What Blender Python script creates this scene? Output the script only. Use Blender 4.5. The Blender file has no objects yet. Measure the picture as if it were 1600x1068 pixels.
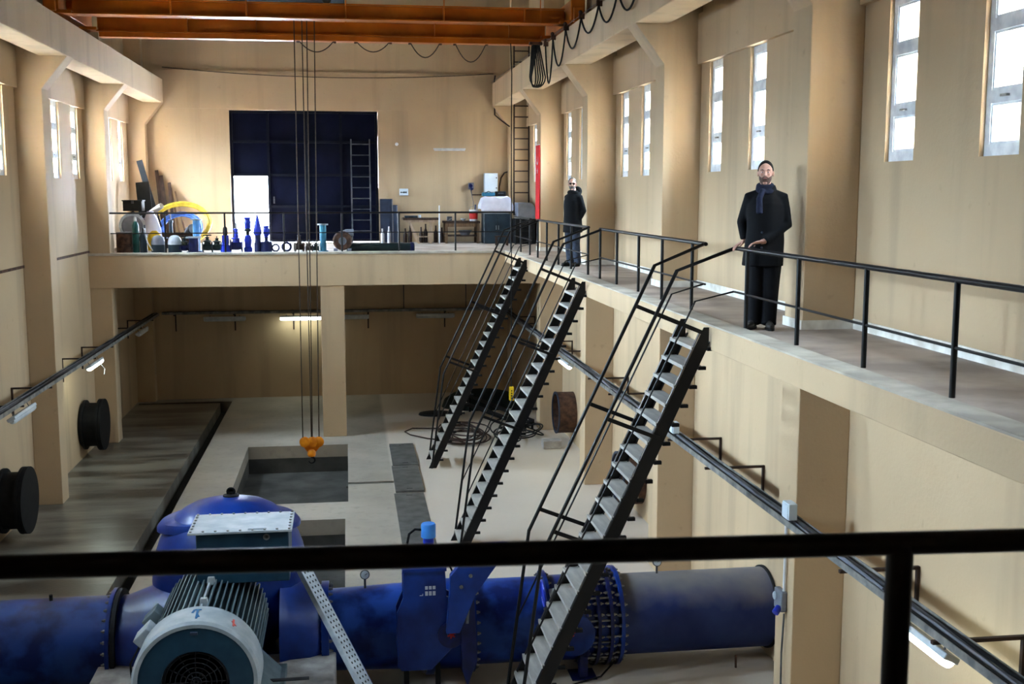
import bpy, bmesh, math, random
from mathutils import Vector as V, Matrix, Euler
random.seed(7)
PI = math.pi
SC = bpy.context.scene
COL = SC.collection
R = math.radians

# ------------------------------------------------------------------ camera
cam_d = bpy.data.cameras.new('camera')
cam = bpy.data.objects.new('camera', cam_d); COL.objects.link(cam)
cam_d.sensor_width = 36.0
cam_d.lens = 36.0 * 1780 / 1600
cam_d.clip_start = 0.05; cam_d.clip_end = 500
cam.location = (0, 0, 6.06)
cam.rotation_euler = (R(90 - 7.4576), 0, R(-8.241))
cam_d.dof.use_dof = True; cam_d.dof.focus_distance = 15.0; cam_d.dof.aperture_fstop = 6.3
SC.camera = cam
SC.view_settings.view_transform = 'Standard'
SC.view_settings.look = 'None'
SC.view_settings.gamma = 1.0
SC.view_settings.use_curve_mapping = False
SC.view_settings.exposure = 3.6

# ------------------------------------------------------------------ sky: bright haze, brighter towards the hidden sun (-X)
SKY = 22.0
w = bpy.data.worlds.new('overcast_sky'); SC.world = w; w.use_nodes = True
nt = w.node_tree; nt.nodes.clear()
def N(nt, t, **k):
    n = nt.nodes.new(t)
    for a, b in k.items():
        if a.startswith('i_'): n.inputs[a[2:].replace('_', ' ')].default_value = b
        else: setattr(n, a, b)
    return n
tc = N(nt, 'ShaderNodeTexCoord'); sx = N(nt, 'ShaderNodeSeparateXYZ')
nt.links.new(tc.outputs['Generated'], sx.inputs[0])
mz = N(nt, 'ShaderNodeMapRange', interpolation_type='SMOOTHSTEP'); nt.links.new(sx.outputs['Z'], mz.inputs[0])
for i, v in zip((1, 2, 3, 4), (-0.08, 0.28, 0.10, 1.0)): mz.inputs[i].default_value = v
mx = N(nt, 'ShaderNodeMapRange'); nt.links.new(sx.outputs['X'], mx.inputs[0])
for i, v in zip((1, 2, 3, 4), (-1, 1, 2.0, 0.6)): mx.inputs[i].default_value = v
mu = N(nt, 'ShaderNodeMath', operation='MULTIPLY'); nt.links.new(mz.outputs[0], mu.inputs[0]); nt.links.new(mx.outputs[0], mu.inputs[1])
m2 = N(nt, 'ShaderNodeMath', operation='MULTIPLY'); nt.links.new(mu.outputs[0], m2.inputs[0]); m2.inputs[1].default_value = SKY
bg = N(nt, 'ShaderNodeBackground'); bg.inputs[0].default_value = (0.77, 0.925, 1.12, 1)
nt.links.new(m2.outputs[0], bg.inputs[1])
ow = N(nt, 'ShaderNodeOutputWorld'); nt.links.new(bg.outputs[0], ow.inputs[0])

# daylight openings (window rectangles: light portals for the sky, they emit nothing themselves)
WIN_R = [(6.95, 7.55), (8.69, 9.29), (10.45, 11.05), (14.45, 15.05), (16.19, 16.79), (20.18, 20.78), (21.76, 22.36),
         (25.84, 26.44), (27.44, 28.04), (31.0, 31.6), (32.5, 33.1)]
WIN_L = [(8.8, 9.45), (10.5, 11.15), (14.3, 14.95), (16.05, 16.7), (19.7, 20.35), (21.42, 22.07), (25.5, 26.15),
         (27.25, 27.9), (31.2, 31.8), (32.7, 33.3)]
WZ0, WZ1 = 6.37, 8.0
def portal(loc, rot, sx_, sy_):
    l = bpy.data.lights.new('portal', 'AREA'); l.shape = 'RECTANGLE'; l.size = sx_; l.size_y = sy_
    l.cycles.is_portal = True
    o = bpy.data.objects.new('portal', l); COL.objects.link(o); o.location = loc; o.rotation_euler = rot
for a, b in WIN_R: portal((5.90, (a + b) / 2, (WZ0 + WZ1) / 2), (0, R(90), 0), WZ1 - WZ0, b - a)
for a, b in WIN_L: portal((-6.58, (a + b) / 2, (WZ0 + WZ1) / 2), (0, R(-90), 0), WZ1 - WZ0, b - a)
portal((-2.74, 34.62, 5.57), (R(-90), 0, 0), 1.0, 1.95)

# ------------------------------------------------------------------ mesh helper
class MB:
    def __init__(s): s.v = []; s.f = []
    def add(s, vs, fs):
        b = len(s.v); s.v += [tuple(p) for p in vs]; s.f += [tuple(i + b for i in f) for f in fs]; return s
    def box(s, x0, x1, y0, y1, z0, z1):
        return s.add([(x0, y0, z0), (x1, y0, z0), (x1, y1, z0), (x0, y1, z0), (x0, y0, z1), (x1, y0, z1), (x1, y1, z1), (x0, y1, z1)],
                     [(0, 3, 2, 1), (4, 5, 6, 7), (0, 1, 5, 4), (1, 2, 6, 5), (2, 3, 7, 6), (3, 0, 4, 7)])
    def obox(s, c, ax, ay, az):
        c = V(c); ax = V(ax); ay = V(ay); az = V(az)
        P = [c + i * ax + j * ay + k * az for k in (-1, 1) for j in (-1, 1) for i in (-1, 1)]
        F = [(0, 2, 3, 1), (4, 5, 7, 6), (0, 1, 5, 4), (1, 3, 7, 5), (3, 2, 6, 7), (2, 0, 4, 6)]
        if ax.cross(ay).dot(az) < 0: F = [f[::-1] for f in F]
        return s.add(P, F)
    def bar(s, p, q, w_, h_, up=(0, 0, 1)):
        p = V(p); q = V(q); d = q - p; u = V(up); sd = d.cross(u)
        if sd.length < 1e-6: sd = d.cross(V((1, 0, 0)))
        sd.normalize(); u2 = sd.cross(d).normalized()
        return s.obox((p + q) / 2, d / 2, sd * w_ / 2, u2 * h_ / 2)
    def tube(s, pts, r, n=10, closed=False, caps=True):
        pts = [V(p) for p in pts]; m = len(pts)
        rs = r if isinstance(r, (list, tuple)) else [r] * m
        T = []
        for i in range(m):
            a = pts[(i - 1) % m] if (closed or i > 0) else pts[i]
            b = pts[(i + 1) % m] if (closed or i < m - 1) else pts[i]
            T.append((b - a).normalized())
        ref = V((0, 0, 1)) if abs(T[0].z) < 0.9 else V((1, 0, 0))
        nrm = (ref - T[0] * ref.dot(T[0])).normalized()
        vs = []; fs = []
        for i in range(m):
            nrm = nrm - T[i] * nrm.dot(T[i])
            nrm.normalize()
            bn = T[i].cross(nrm)
            for k in range(n):
                a = 2 * PI * k / n
                vs.append(pts[i] + (nrm * math.cos(a) + bn * math.sin(a)) * rs[i])
        for i in range(m if closed else m - 1):
            j = (i + 1) % m
            for k in range(n):
                k2 = (k + 1) % n
                fs.append((i * n + k, i * n + k2, j * n + k2, j * n + k))
        if caps and not closed:
            fs.append(tuple(range(n - 1, -1, -1))); fs.append(tuple((m - 1) * n + k for k in range(n)))
        return s.add(vs, fs)
    def lathe(s, prof, o, axis=(0, 0, 1), n=24, ref=None):
        ax = V(axis).normalized(); o = V(o)
        r0 = V(ref) if ref else (V((1, 0, 0)) if abs(ax.x) < 0.9 else V((0, 0, 1)))
        e1 = (r0 - ax * r0.dot(ax)).normalized(); e2 = ax.cross(e1)
        vs = []; fs = []; m = len(prof)
        for (r, h) in prof:
            for k in range(n):
                a = 2 * PI * k / n
                vs.append(o + ax * h + (e1 * math.cos(a) + e2 * math.sin(a)) * max(r, 1e-4))
        for i in range(m - 1):
            for k in range(n):
                k2 = (k + 1) % n
                fs.append((i * n + k, i * n + k2, (i + 1) * n + k2, (i + 1) * n + k))
        if prof[0] != prof[-1]:
            fs.append(tuple(range(n - 1, -1, -1))); fs.append(tuple((m - 1) * n + k for k in range(n)))
        return s.add(vs, fs)
    def cyl(s, p, q, r, n=16, r2=None):
        p = V(p); q = V(q); L = (q - p).length
        return s.lathe([(r, 0), (r if r2 is None else r2, L)], p, q - p, n)
    def ring(s, o, axis, R_, r, n=24, m=8):
        prof = [(R_ + r * math.cos(2 * PI * k / m), r * math.sin(2 * PI * k / m)) for k in range(m + 1)]
        return s.lathe(prof, o, axis, n)
    def ell(s, c, rx, ry, rz, nu=16, nv=10, rot=None):
        c = V(c); vs = []; fs = []
        for i in range(nv + 1):
            t = PI * i / nv
            for k in range(nu):
                a = 2 * PI * k / nu
                p = V((rx * max(math.sin(t), 1e-3) * math.cos(a), ry * max(math.sin(t), 1e-3) * math.sin(a), -rz * math.cos(t)))
                if rot: p = rot @ p
                vs.append(c + p)
        for i in range(nv):
            for k in range(nu):
                k2 = (k + 1) % nu
                fs.append((i * nu + k, i * nu + k2, (i + 1) * nu + k2, (i + 1) * nu + k))
        fs.append(tuple(range(nu - 1, -1, -1))); fs.append(tuple(nv * nu + k for k in range(nu)))
        return s.add(vs, fs)
    def loft(s, rings, n=20):
        vs = []; fs = []; m = len(rings)
        for (cx, cy, cz, rx, ry) in rings:
            for k in range(n):
                a = 2 * PI * k / n
                vs.append((cx + rx * math.cos(a), cy + ry * math.sin(a), cz))
        for i in range(m - 1):
            for k in range(n):
                k2 = (k + 1) % n
                fs.append((i * n + k, i * n + k2, (i + 1) * n + k2, (i + 1) * n + k))
        fs.append(tuple(range(n - 1, -1, -1))); fs.append(tuple((m - 1) * n + k for k in range(n)))
        return s.add(vs, fs)
    def prism(s, poly, f, d):
        """poly: 2-D points, f(a, b) -> 3-D point, d: extrusion vector"""
        n = len(poly); d = V(d); A = [V(f(*p)) for p in poly]
        vs = A + [p + d for p in A]
        nn = V((0, 0, 0))
        for i in range(n): nn += A[i].cross(A[(i + 1) % n])
        fs = [tuple(range(n)), tuple(range(2 * n - 1, n - 1, -1))] + [(i, i + n, (i + 1) % n + n, (i + 1) % n) for i in range(n)]
        if nn.dot(d) > 0: fs = [g[::-1] for g in fs]
        return s.add(vs, fs)
    def cells(s, us, vs_, solid, f, d):
        """slab made of a grid of cells; f(u, v) -> front point, d depth vector; only outer faces are emitted"""
        us = sorted(set(us)); vs_ = sorted(set(vs_)); d = V(d)
        nu, nv = len(us) - 1, len(vs_) - 1
        S = [[solid((us[i] + us[i + 1]) / 2, (vs_[j] + vs_[j + 1]) / 2) for j in range(nv)] for i in range(nu)]
        idx = {}; P = []
        def q(i, j, k):
            if (i, j, k) not in idx:
                idx[(i, j, k)] = len(P); P.append(V(f(us[i], vs_[j])) + (d if k else V((0, 0, 0))))
            return idx[(i, j, k)]
        F = []
        a = V(f(1, 0)) - V(f(0, 0)); b = V(f(0, 1)) - V(f(0, 0))
        flip = a.cross(b).dot(d) > 0
        def put(g): F.append(g[::-1] if flip else g)
        for i in range(nu):
            for j in range(nv):
                if not S[i][j]: continue
                put((q(i, j, 0), q(i + 1, j, 0), q(i + 1, j + 1, 0), q(i, j + 1, 0)))
                put((q(i, j, 1), q(i, j + 1, 1), q(i + 1, j + 1, 1), q(i + 1, j, 1)))
                if i == 0 or not S[i - 1][j]: put((q(i, j, 0), q(i, j + 1, 0), q(i, j + 1, 1), q(i, j, 1)))
                if i == nu - 1 or not S[i + 1][j]: put((q(i + 1, j, 0), q(i + 1, j, 1), q(i + 1, j + 1, 1), q(i + 1, j + 1, 0)))
                if j == 0 or not S[i][j - 1]: put((q(i, j, 0), q(i, j, 1), q(i + 1, j, 1), q(i + 1, j, 0)))
                if j == nv - 1 or not S[i][j + 1]: put((q(i, j + 1, 0), q(i + 1, j + 1, 0), q(i + 1, j + 1, 1), q(i, j + 1, 1)))
        return s.add(P, F)
    def mesh(s, name, mat, smooth=True, ang=38):
        me = bpy.data.meshes.new(name); me.from_pydata(s.v, [], s.f); me.update()
        if mat: me.materials.append(mat)
        if smooth:
            me.polygons.foreach_set('use_smooth', [True] * len(me.polygons)); me.set_sharp_from_angle(angle=R(ang))
        return me

WL = {}   # world location of every object made here
def tag(o, label=None, cat=None, group=None, kind=None):
    if label: o['label'] = label
    if cat: o['category'] = cat
    if group: o['group'] = group
    if kind: o['kind'] = kind
    return o
def obj(name, mb, mat, parent=None, bevel=0, smooth=True, me=None, label=None, cat=None, group=None, kind=None, at=None):
    """one mesh object; vertices are in world space; top-level meshes get their origin at the base"""
    if me is None:
        if parent is None:
            if at is None:
                xs = [p[0] for p in mb.v]; ys = [p[1] for p in mb.v]; zs = [p[2] for p in mb.v]
                at = V(((min(xs) + max(xs)) / 2, (min(ys) + max(ys)) / 2, min(zs)))
            at = V(at); mb.v = [(p[0] - at.x, p[1] - at.y, p[2] - at.z) for p in mb.v]
        me = mb.mesh(name, mat, smooth)
    o = bpy.data.objects.new(name, me); COL.objects.link(o)
    if parent is None:
        o.location = at if at is not None else (0, 0, 0); WL[o.name] = V(o.location)
    else:
        o.parent = parent; o.location = -WL[parent.name]; WL[o.name] = V((0, 0, 0))
    if bevel:
        b = o.modifiers.new('bevel', 'BEVEL'); b.width = bevel; b.segments = 2; b.limit_method = 'ANGLE'
    return tag(o, label, cat, group, kind)
def thing(name, loc, label, cat, group=None):
    o = bpy.data.objects.new(name, None); COL.objects.link(o); o.location = loc; WL[o.name] = V(loc)
    o.empty_display_size = 0.1
    return tag(o, label, cat, group)
def struct(name, mb, mat, parent=None, smooth=False, bevel=0):
    return obj(name, mb, mat, parent, bevel, smooth, kind='structure' if parent is None else None, at=(0, 0, 0) if parent is None else None)
def dup(root, delta, label=None, group=None):
    r = root.copy(); COL.objects.link(r); r.location = V(root.location) + V(delta); WL[r.name] = V(r.location)
    if label: r['label'] = label
    if group: r['group'] = group
    for ch in list(root.children):
        c = ch.copy(); COL.objects.link(c); c.parent = r; WL[c.name] = V((0, 0, 0))
        for g in list(ch.children):
            d = g.copy(); COL.objects.link(d); d.parent = c; WL[d.name] = V((0, 0, 0))
    return r
def child_copy(src, parent, delta=(0, 0, 0)):
    c = src.copy(); COL.objects.link(c); c.parent = parent; c.location = V(src.location) + V(delta); WL[c.name] = V((0, 0, 0)); return c

# ------------------------------------------------------------------ materials
def S(r, g, b):
    f = lambda c: (c / 255 / 12.92) if c <= 10 else ((c / 255 + 0.055) / 1.055) ** 2.4
    return (f(r), f(g), f(b), 1.0)
def mat(name, c1, c2=None, rough=0.5, metal=0.0, scale=3.0, detail=4.0, bump=0.0, bscale=None, lo=0.35, hi=0.65, world=False, stretch=None, spec=0.3, coat=0.0):
    m = bpy.data.materials.new(name); m.use_nodes = True; t = m.node_tree; b = t.nodes['Principled BSDF']
    b.inputs['Roughness'].default_value = rough; b.inputs['Metallic'].default_value = metal
    b.inputs['Specular IOR Level'].default_value = spec; b.inputs['Coat Weight'].default_value = coat
    if c2 is None: b.inputs['Base Color'].default_value = c1
    src = None
    if c2 is not None or bump:
        if world: src = N(t, 'ShaderNodeNewGeometry').outputs['Position']
        else: src = N(t, 'ShaderNodeTexCoord').outputs['Object']
        if stretch:
            mp = N(t, 'ShaderNodeMapping'); mp.inputs['Scale'].default_value = stretch; t.links.new(src, mp.inputs[0]); src = mp.outputs[0]
    if c2 is not None:
        n = N(t, 'ShaderNodeTexNoise'); n.inputs['Scale'].default_value = scale; n.inputs['Detail'].default_value = detail; t.links.new(src, n.inputs[0])
        mr = N(t, 'ShaderNodeMapRange'); t.links.new(n.outputs[0], mr.inputs[0]); mr.inputs[1].default_value = lo; mr.inputs[2].default_value = hi
        mx_ = N(t, 'ShaderNodeMix', data_type='RGBA'); t.links.new(mr.outputs[0], mx_.inputs[0]); mx_.inputs[6].default_value = c1; mx_.inputs[7].default_value = c2
        t.links.new(mx_.outputs[2], b.inputs['Base Color'])
    if bump:
        n2 = N(t, 'ShaderNodeTexNoise'); n2.inputs['Scale'].default_value = bscale or scale * 6; n2.inputs['Detail'].default_value = 3; t.links.new(src, n2.inputs[0])
        bp = N(t, 'ShaderNodeBump'); bp.inputs['Strength'].default_value = bump; bp.inputs['Distance'].default_value = 0.02
        t.links.new(n2.outputs[0], bp.inputs['Height']); t.links.new(bp.outputs[0], b.inputs['Normal'])
    return m
def emit(name, col, st):
    m = bpy.data.materials.new(name); m.use_nodes = True; b = m.node_tree.nodes['Principled BSDF']
    b.inputs['Base Color'].default_value = (.8, .8, .8, 1); b.inputs['Emission Color'].default_value = col; b.inputs['Emission Strength'].default_value = st
    return m
def plaster():
    m = bpy.data.materials.new('cream_plaster'); m.use_nodes = True; t = m.node_tree; b = t.nodes['Principled BSDF']
    b.inputs['Roughness'].default_value = 0.75; b.inputs['Specular IOR Level'].default_value = 0.25
    g = N(t, 'ShaderNodeNewGeometry')
    def noise(sc, st, det=4):
        mp = N(t, 'ShaderNodeMapping'); mp.inputs['Scale'].default_value = st; t.links.new(g.outputs['Position'], mp.inputs[0])
        n = N(t, 'ShaderNodeTexNoise'); n.inputs['Scale'].default_value = sc; n.inputs['Detail'].default_value = det; t.links.new(mp.outputs[0], n.inputs[0]); return n.outputs[0]
    def rng(o, a, b_, lo=0., hi=1.):
        r = N(t, 'ShaderNodeMapRange'); t.links.new(o, r.inputs[0])
        for i, v in zip((1, 2, 3, 4), (a, b_, lo, hi)): r.inputs[i].default_value = v
        return r.outputs[0]
    def mix(fac, a, b_):
        x = N(t, 'ShaderNodeMix', data_type='RGBA'); t.links.new(fac, x.inputs[0])
        for i, c in ((6, a), (7, b_)):
            if isinstance(c, tuple): x.inputs[i].default_value = c
            else: t.links.new(c, x.inputs[i])
        return x.outputs[2]
    c = mix(rng(noise(0.6, (1, 1, 1)), 0.35, 0.65), (0.555, 0.402, 0.25, 1), (0.515, 0.368, 0.226, 1))
    c = mix(rng(noise(1.3, (1.6, 1.6, 0.12), 5), 0.52, 0.74, 0, 0.55), c, (0.33, 0.25, 0.165, 1))
    c = mix(rng(noise(7.0, (1, 1, 1), 6), 0.66, 0.78, 0, 0.30), c, (0.30, 0.22, 0.13, 1))
    t.links.new(c, b.inputs['Base Color'])
    bp = N(t, 'ShaderNodeBump'); bp.inputs['Strength'].default_value = 0.12; bp.inputs['Distance'].default_value = 0.02
    t.links.new(noise(25, (1, 1, 1)), bp.inputs['Height']); t.links.new(bp.outputs[0], b.inputs['Normal'])
    return m
def concrete_floor():
    m = bpy.data.materials.new('stained_concrete'); m.use_nodes = True; t = m.node_tree; b = t.nodes['Principled BSDF']
    g = N(t, 'ShaderNodeNewGeometry')
    def noise(sc, st, det=5):
        mp = N(t, 'ShaderNodeMapping'); mp.inputs['Scale'].default_value = st; t.links.new(g.outputs['Position'], mp.inputs[0])
        n = N(t, 'ShaderNodeTexNoise'); n.inputs['Scale'].default_value = sc; n.inputs['Detail'].default_value = det; t.links.new(mp.outputs[0], n.inputs[0]); return n.outputs[0]
    def rng(o, a, b_, lo=0., hi=1.):
        r = N(t, 'ShaderNodeMapRange'); t.links.new(o, r.inputs[0])
        for i, v in zip((1, 2, 3, 4), (a, b_, lo, hi)): r.inputs[i].default_value = v
        return r.outputs[0]
    def mix(fac, a, b_):
        x = N(t, 'ShaderNodeMix', data_type='RGBA'); t.links.new(fac, x.inputs[0])
        for i, c in ((6, a), (7, b_)):
            if isinstance(c, tuple): x.inputs[i].default_value = c
            else: t.links.new(c, x.inputs[i])
        return x.outputs[2]
    c = mix(rng(noise(0.9, (1, 1, 1)), 0.35, 0.65), (0.43, 0.375, 0.31, 1), (0.345, 0.30, 0.245, 1))
    c = mix(rng(noise(6, (1, 1, 1)), 0.55, 0.75, 0, .35), c, (0.20, 0.175, 0.15, 1))
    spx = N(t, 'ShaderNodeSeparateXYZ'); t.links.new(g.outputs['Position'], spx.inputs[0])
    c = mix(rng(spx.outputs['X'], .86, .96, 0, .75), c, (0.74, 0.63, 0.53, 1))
    # damp, dirty strip along the left wall: streaks of brown scum and puddle edges
    sp = N(t, 'ShaderNodeSeparateXYZ'); t.links.new(g.outputs['Position'], sp.inputs[0])
    damp = rng(sp.outputs['X'], -3.3, -3.75)
    streak = mix(rng(noise(1.1, (0.35, 1.5, 1), 6), 0.42, 0.60), (0.085, 0.07, 0.055, 1), (0.25, 0.235, 0.20, 1))
    c = mix(damp, c, streak)
    t.links.new(c, b.inputs['Base Color'])
    rr = N(t, 'ShaderNodeMapRange'); t.links.new(damp, rr.inputs[0]); rr.inputs[3].default_value = 0.62; rr.inputs[4].default_value = 0.30
    t.links.new(rr.outputs[0], b.inputs['Roughness'])
    bp = N(t, 'ShaderNodeBump'); bp.inputs['Strength'].default_value = 0.15; bp.inputs['Distance'].default_value = 0.02
    t.links.new(noise(14, (1, 1, 1)), bp.inputs['Height']); t.links.new(bp.outputs[0], b.inputs['Normal'])
    return m
def glass():
    m = bpy.data.materials.new('window_glass'); m.use_nodes = True; t = m.node_tree; t.nodes.clear()
    tr = N(t, 'ShaderNodeBsdfTransparent'); tr.inputs[0].default_value = (0.90, 0.95, 0.96, 1)
    gl = N(t, 'ShaderNodeBsdfGlossy'); gl.inputs['Roughness'].default_value = 0.08
    mx_ = N(t, 'ShaderNodeMixShader'); mx_.inputs[0].default_value = 0.05; t.links.new(tr.outputs[0], mx_.inputs[1]); t.links.new(gl.outputs[0], mx_.inputs[2])
    o = N(t, 'ShaderNodeOutputMaterial'); t.links.new(mx_.outputs[0], o.inputs[0]); return m

M = dict(
    wall=plaster(), floor=concrete_floor(), glass=glass(),
    deck=mat('walkway_concrete', S(180, 163, 150), S(142, 127, 117), 0.7, scale=1.6, bump=0.1, bscale=18, world=True),
    kerb=mat('pale_concrete_edge', S(196, 186, 170), S(160, 150, 138), 0.75, scale=2.5, world=True),
    soffit=mat('roof_underside', S(104, 96, 88), S(84, 78, 72), 0.85, scale=1.5, world=True),
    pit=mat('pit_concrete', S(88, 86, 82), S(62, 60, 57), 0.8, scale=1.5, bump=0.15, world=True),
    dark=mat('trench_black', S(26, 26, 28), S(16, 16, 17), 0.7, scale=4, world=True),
    white=mat('white_skirting', S(232, 228, 220), S(200, 192, 180), 0.6, scale=5, world=True),
    pvc=mat('white_window_frame', S(236, 240, 245), S(208, 212, 220), 0.35, scale=9),
    black=mat('black_paint', S(12, 10, 12), S(18, 15, 16), 0.42, scale=7, spec=0.28),
    hoist=mat('hoist_black', S(15, 15, 18), S(10, 10, 12), 0.8, scale=3, spec=0.03),
    blackm=mat('matt_black', S(16, 16, 18), S(25, 24, 25), 0.6, scale=8, spec=0.15),
    tread=mat('galvanised_tread', S(192, 186, 178), S(156, 150, 144), 0.5, 0.0, scale=3, stretch=(3, 0.6, 1)),
    orange=mat('crane_orange', S(196, 106, 20), S(160, 80, 10), 0.45, scale=1.5),
    orange_d=mat('hook_orange', S(240, 150, 20), S(212, 112, 10), 0.4, scale=6),
    blue=mat('pump_blue', S(18, 54, 134), S(8, 28, 88), 0.34, scale=2.2, bump=0.05, bscale=12),
    blue_p=mat('patchy_pipe_blue', S(34, 70, 150), S(10, 30, 92), 0.40, scale=2.6, detail=6, lo=.42, hi=.60),
    dusty=mat('dusty_pipe_blue', S(40, 56, 108), S(18, 34, 88), 0.55, scale=1.8, detail=5),
    blue_l=mat('actuator_blue', S(70, 140, 214), S(52, 116, 196), 0.35, scale=5),
    motor=mat('motor_grey_blue', S(104, 116, 120), S(76, 92, 98), 0.45, scale=4),
    motor_w=mat('worn_pale_paint', S(166, 170, 172), S(140, 148, 152), 0.45, scale=5),
    teal=mat('motor_teal', S(26, 58, 76), S(18, 46, 64), 0.45, scale=4),
    mesh=mat('cowl_dark', S(34, 34, 40), S(24, 24, 28), 0.6, scale=30),
    steel=mat('galvanised_steel', S(150, 156, 162), S(112, 118, 124), 0.4, 0.7, scale=8),
    steel_d=mat('dull_steel', S(96, 98, 102), S(70, 70, 74), 0.5, 0.6, scale=6),
    bolt=mat('bolt_steel', S(150, 150, 148), S(110, 108, 104), 0.35, 0.8, scale=20),
    tray=mat('cable_tray_zinc', S(146, 142, 136), S(98, 98, 98), 0.6, 0.2, scale=6),
    rust=mat('rusty_brown', S(96, 66, 50), S(60, 42, 34), 0.8, scale=9),
    brown=mat('brown_iron', S(64, 44, 36), S(44, 32, 28), 0.6, scale=9),
    rope=mat('rope_brown', S(120, 86, 66), S(92, 64, 50), 0.8, scale=20),
    wire=mat('wire_rope', S(70, 56, 44), S(50, 40, 32), 0.6, 0.3, scale=20),
    lampw=mat('lamp_plastic', S(206, 210, 212), S(184, 188, 192), 0.4, scale=6),
    lit=emit('lamp_lit', (0.86, 1.0, 0.88, 1), 2.2),
    gate=mat('gate_navy', S(16, 19, 38), S(10, 12, 24), 0.55, scale=1.2, spec=0.06),
    gate_f=mat('gate_frame', S(22, 24, 34), S(14, 16, 24), 0.55, scale=3, spec=0.1),
    wood=mat('weathered_wood', S(126, 98, 72), S(92, 68, 48), 0.8, scale=3, stretch=(6, 6, 0.6)),
    wood_d=mat('dark_wood', S(74, 52, 40), S(50, 34, 26), 0.8, scale=4, stretch=(6, 6, 0.6)),
    wood_l=mat('pale_wood', S(190, 164, 140), S(164, 138, 114), 0.75, scale=4, stretch=(6, 6, 0.6)),
    red=mat('red_cloth', S(214, 20, 34), S(188, 12, 26), 0.6, scale=5),
    redp=mat('red_paint', S(190, 40, 36), S(160, 26, 24), 0.5, scale=6),
    whitec=mat('white_sheet', S(226, 224, 236), S(200, 198, 214), 0.8, scale=3),
    box=mat('painted_white_metal', S(218, 228, 236), S(200, 212, 222), 0.4, scale=3),
    grey=mat('grey_paint', S(128, 130, 140), S(104, 106, 116), 0.55, scale=4),
    greyd=mat('charcoal_sheet', S(54, 62, 80), S(38, 44, 60), 0.5, scale=3),
    slate=mat('slate_cabinet', S(46, 62, 74), S(34, 48, 58), 0.5, scale=3),
    green=mat('bottle_green', S(24, 92, 84), S(16, 66, 62), 0.4, scale=5),
    greenb=mat('green_black_iron', S(28, 44, 42), S(18, 28, 30), 0.5, scale=8),
    tealp=mat('teal_pipe', S(56, 124, 150), S(40, 98, 124), 0.45, scale=5),
    vblue=mat('valve_blue', S(36, 58, 190), S(22, 38, 140), 0.38, scale=7),
    vblued=mat('valve_navy', S(20, 28, 84), S(14, 20, 58), 0.45, scale=7),
    lblue=mat('light_blue_pipe', S(100, 160, 212), S(70, 130, 190), 0.45, scale=5),
    yellow=mat('yellow_hose', S(214, 182, 60), S(186, 152, 40), 0.5, scale=8),
    bhose=mat('blue_hose', S(84, 124, 206), S(64, 100, 180), 0.5, scale=8),
    ytag=mat('yellow_plastic', S(224, 186, 30), S(200, 160, 20), 0.5, scale=8),
    cream=mat('cream_sack', S(196, 186, 170), S(166, 154, 138), 0.85, scale=6),
    pale=mat('pale_flange', S(206, 214, 222), S(172, 180, 190), 0.45, scale=8),
    tank=mat('grey_tank', S(150, 156, 170), S(118, 124, 140), 0.5, scale=4),
    bucket=mat('bucket_white', S(222, 222, 224), S(200, 200, 206), 0.5, scale=6),
    skin=mat('skin', S(206, 158, 138), S(188, 138, 120), 0.5, scale=14),
    hair=mat('dark_hair', S(34, 26, 24), S(22, 17, 16), 0.6, scale=40),
    hairg=mat('grey_hair', S(120, 114, 110), S(80, 76, 74), 0.6, scale=40),
    beard=mat('stubble', S(112, 86, 74), S(80, 60, 52), 0.7, scale=60),
    coat=mat('black_wool', S(11, 10, 14), S(8, 7, 10), 0.85, scale=30, spec=0.2),
    trous=mat('black_cloth', S(13, 12, 18), S(9, 8, 12), 0.8, scale=20, spec=0.2),
    jeans=mat('grey_blue_denim', S(64, 72, 88), S(46, 52, 66), 0.85, scale=14),
    scarf=mat('navy_scarf', S(26, 30, 54), S(17, 20, 38), 0.85, scale=30),
    shoe=mat('dark_suede', S(54, 50, 48), S(36, 33, 32), 0.8, scale=20),
    eyew=mat('eye_white', S(225, 222, 218), None, 0.3), eyed=mat('eye_dark', S(30, 20, 16), None, 0.2),
    lens=mat('dark_lens', S(22, 20, 22), None, 0.15), lip=mat('lip', S(160, 92, 84), None, 0.5),
    plate=mat('checker_plate', S(112, 110, 106), S(88, 86, 82), 0.6, 0.2, scale=4),
    cement=mat('plinth_cement', S(186, 178, 170), S(150, 142, 136), 0.8, scale=5, bump=0.2, world=True),
    tarp=mat('dark_green_tarp', S(26, 40, 38), S(16, 26, 26), 0.7, scale=5),
    snow=mat('pale_yard', S(235, 238, 242), S(220, 224, 230), 0.9, scale=0.5, world=True),
    paint_b=mat('blue_mark', S(38, 96, 140), None, 0.5), paint_r=mat('red_mark', S(205, 84, 74), None, 0.5),
    inkw=mat('white_print', S(190, 192, 200), None, 0.5), inkb=mat('black_print', S(30, 30, 36), None, 0.5),
)

# dust lies where a surface faces up
_t = M['dusty'].node_tree; _b = _t.nodes['Principled BSDF']; _src = _b.inputs['Base Color'].links[0].from_socket
_g = N(_t, 'ShaderNodeNewGeometry'); _s = N(_t, 'ShaderNodeSeparateXYZ'); _t.links.new(_g.outputs['Normal'], _s.inputs[0])
_n = N(_t, 'ShaderNodeTexNoise'); _n.inputs['Scale'].default_value = 3.0; _n.inputs['Detail'].default_value = 6; _t.links.new(_g.outputs['Position'], _n.inputs[0])
_a = N(_t, 'ShaderNodeMath', operation='MULTIPLY_ADD'); _a.inputs[1].default_value = .7; _t.links.new(_n.outputs[0], _a.inputs[0]); _t.links.new(_s.outputs['Z'], _a.inputs[2])
_r = N(_t, 'ShaderNodeMapRange'); _t.links.new(_a.outputs[0], _r.inputs[0]); _r.inputs[1].default_value = .70; _r.inputs[2].default_value = 1.42
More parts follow.
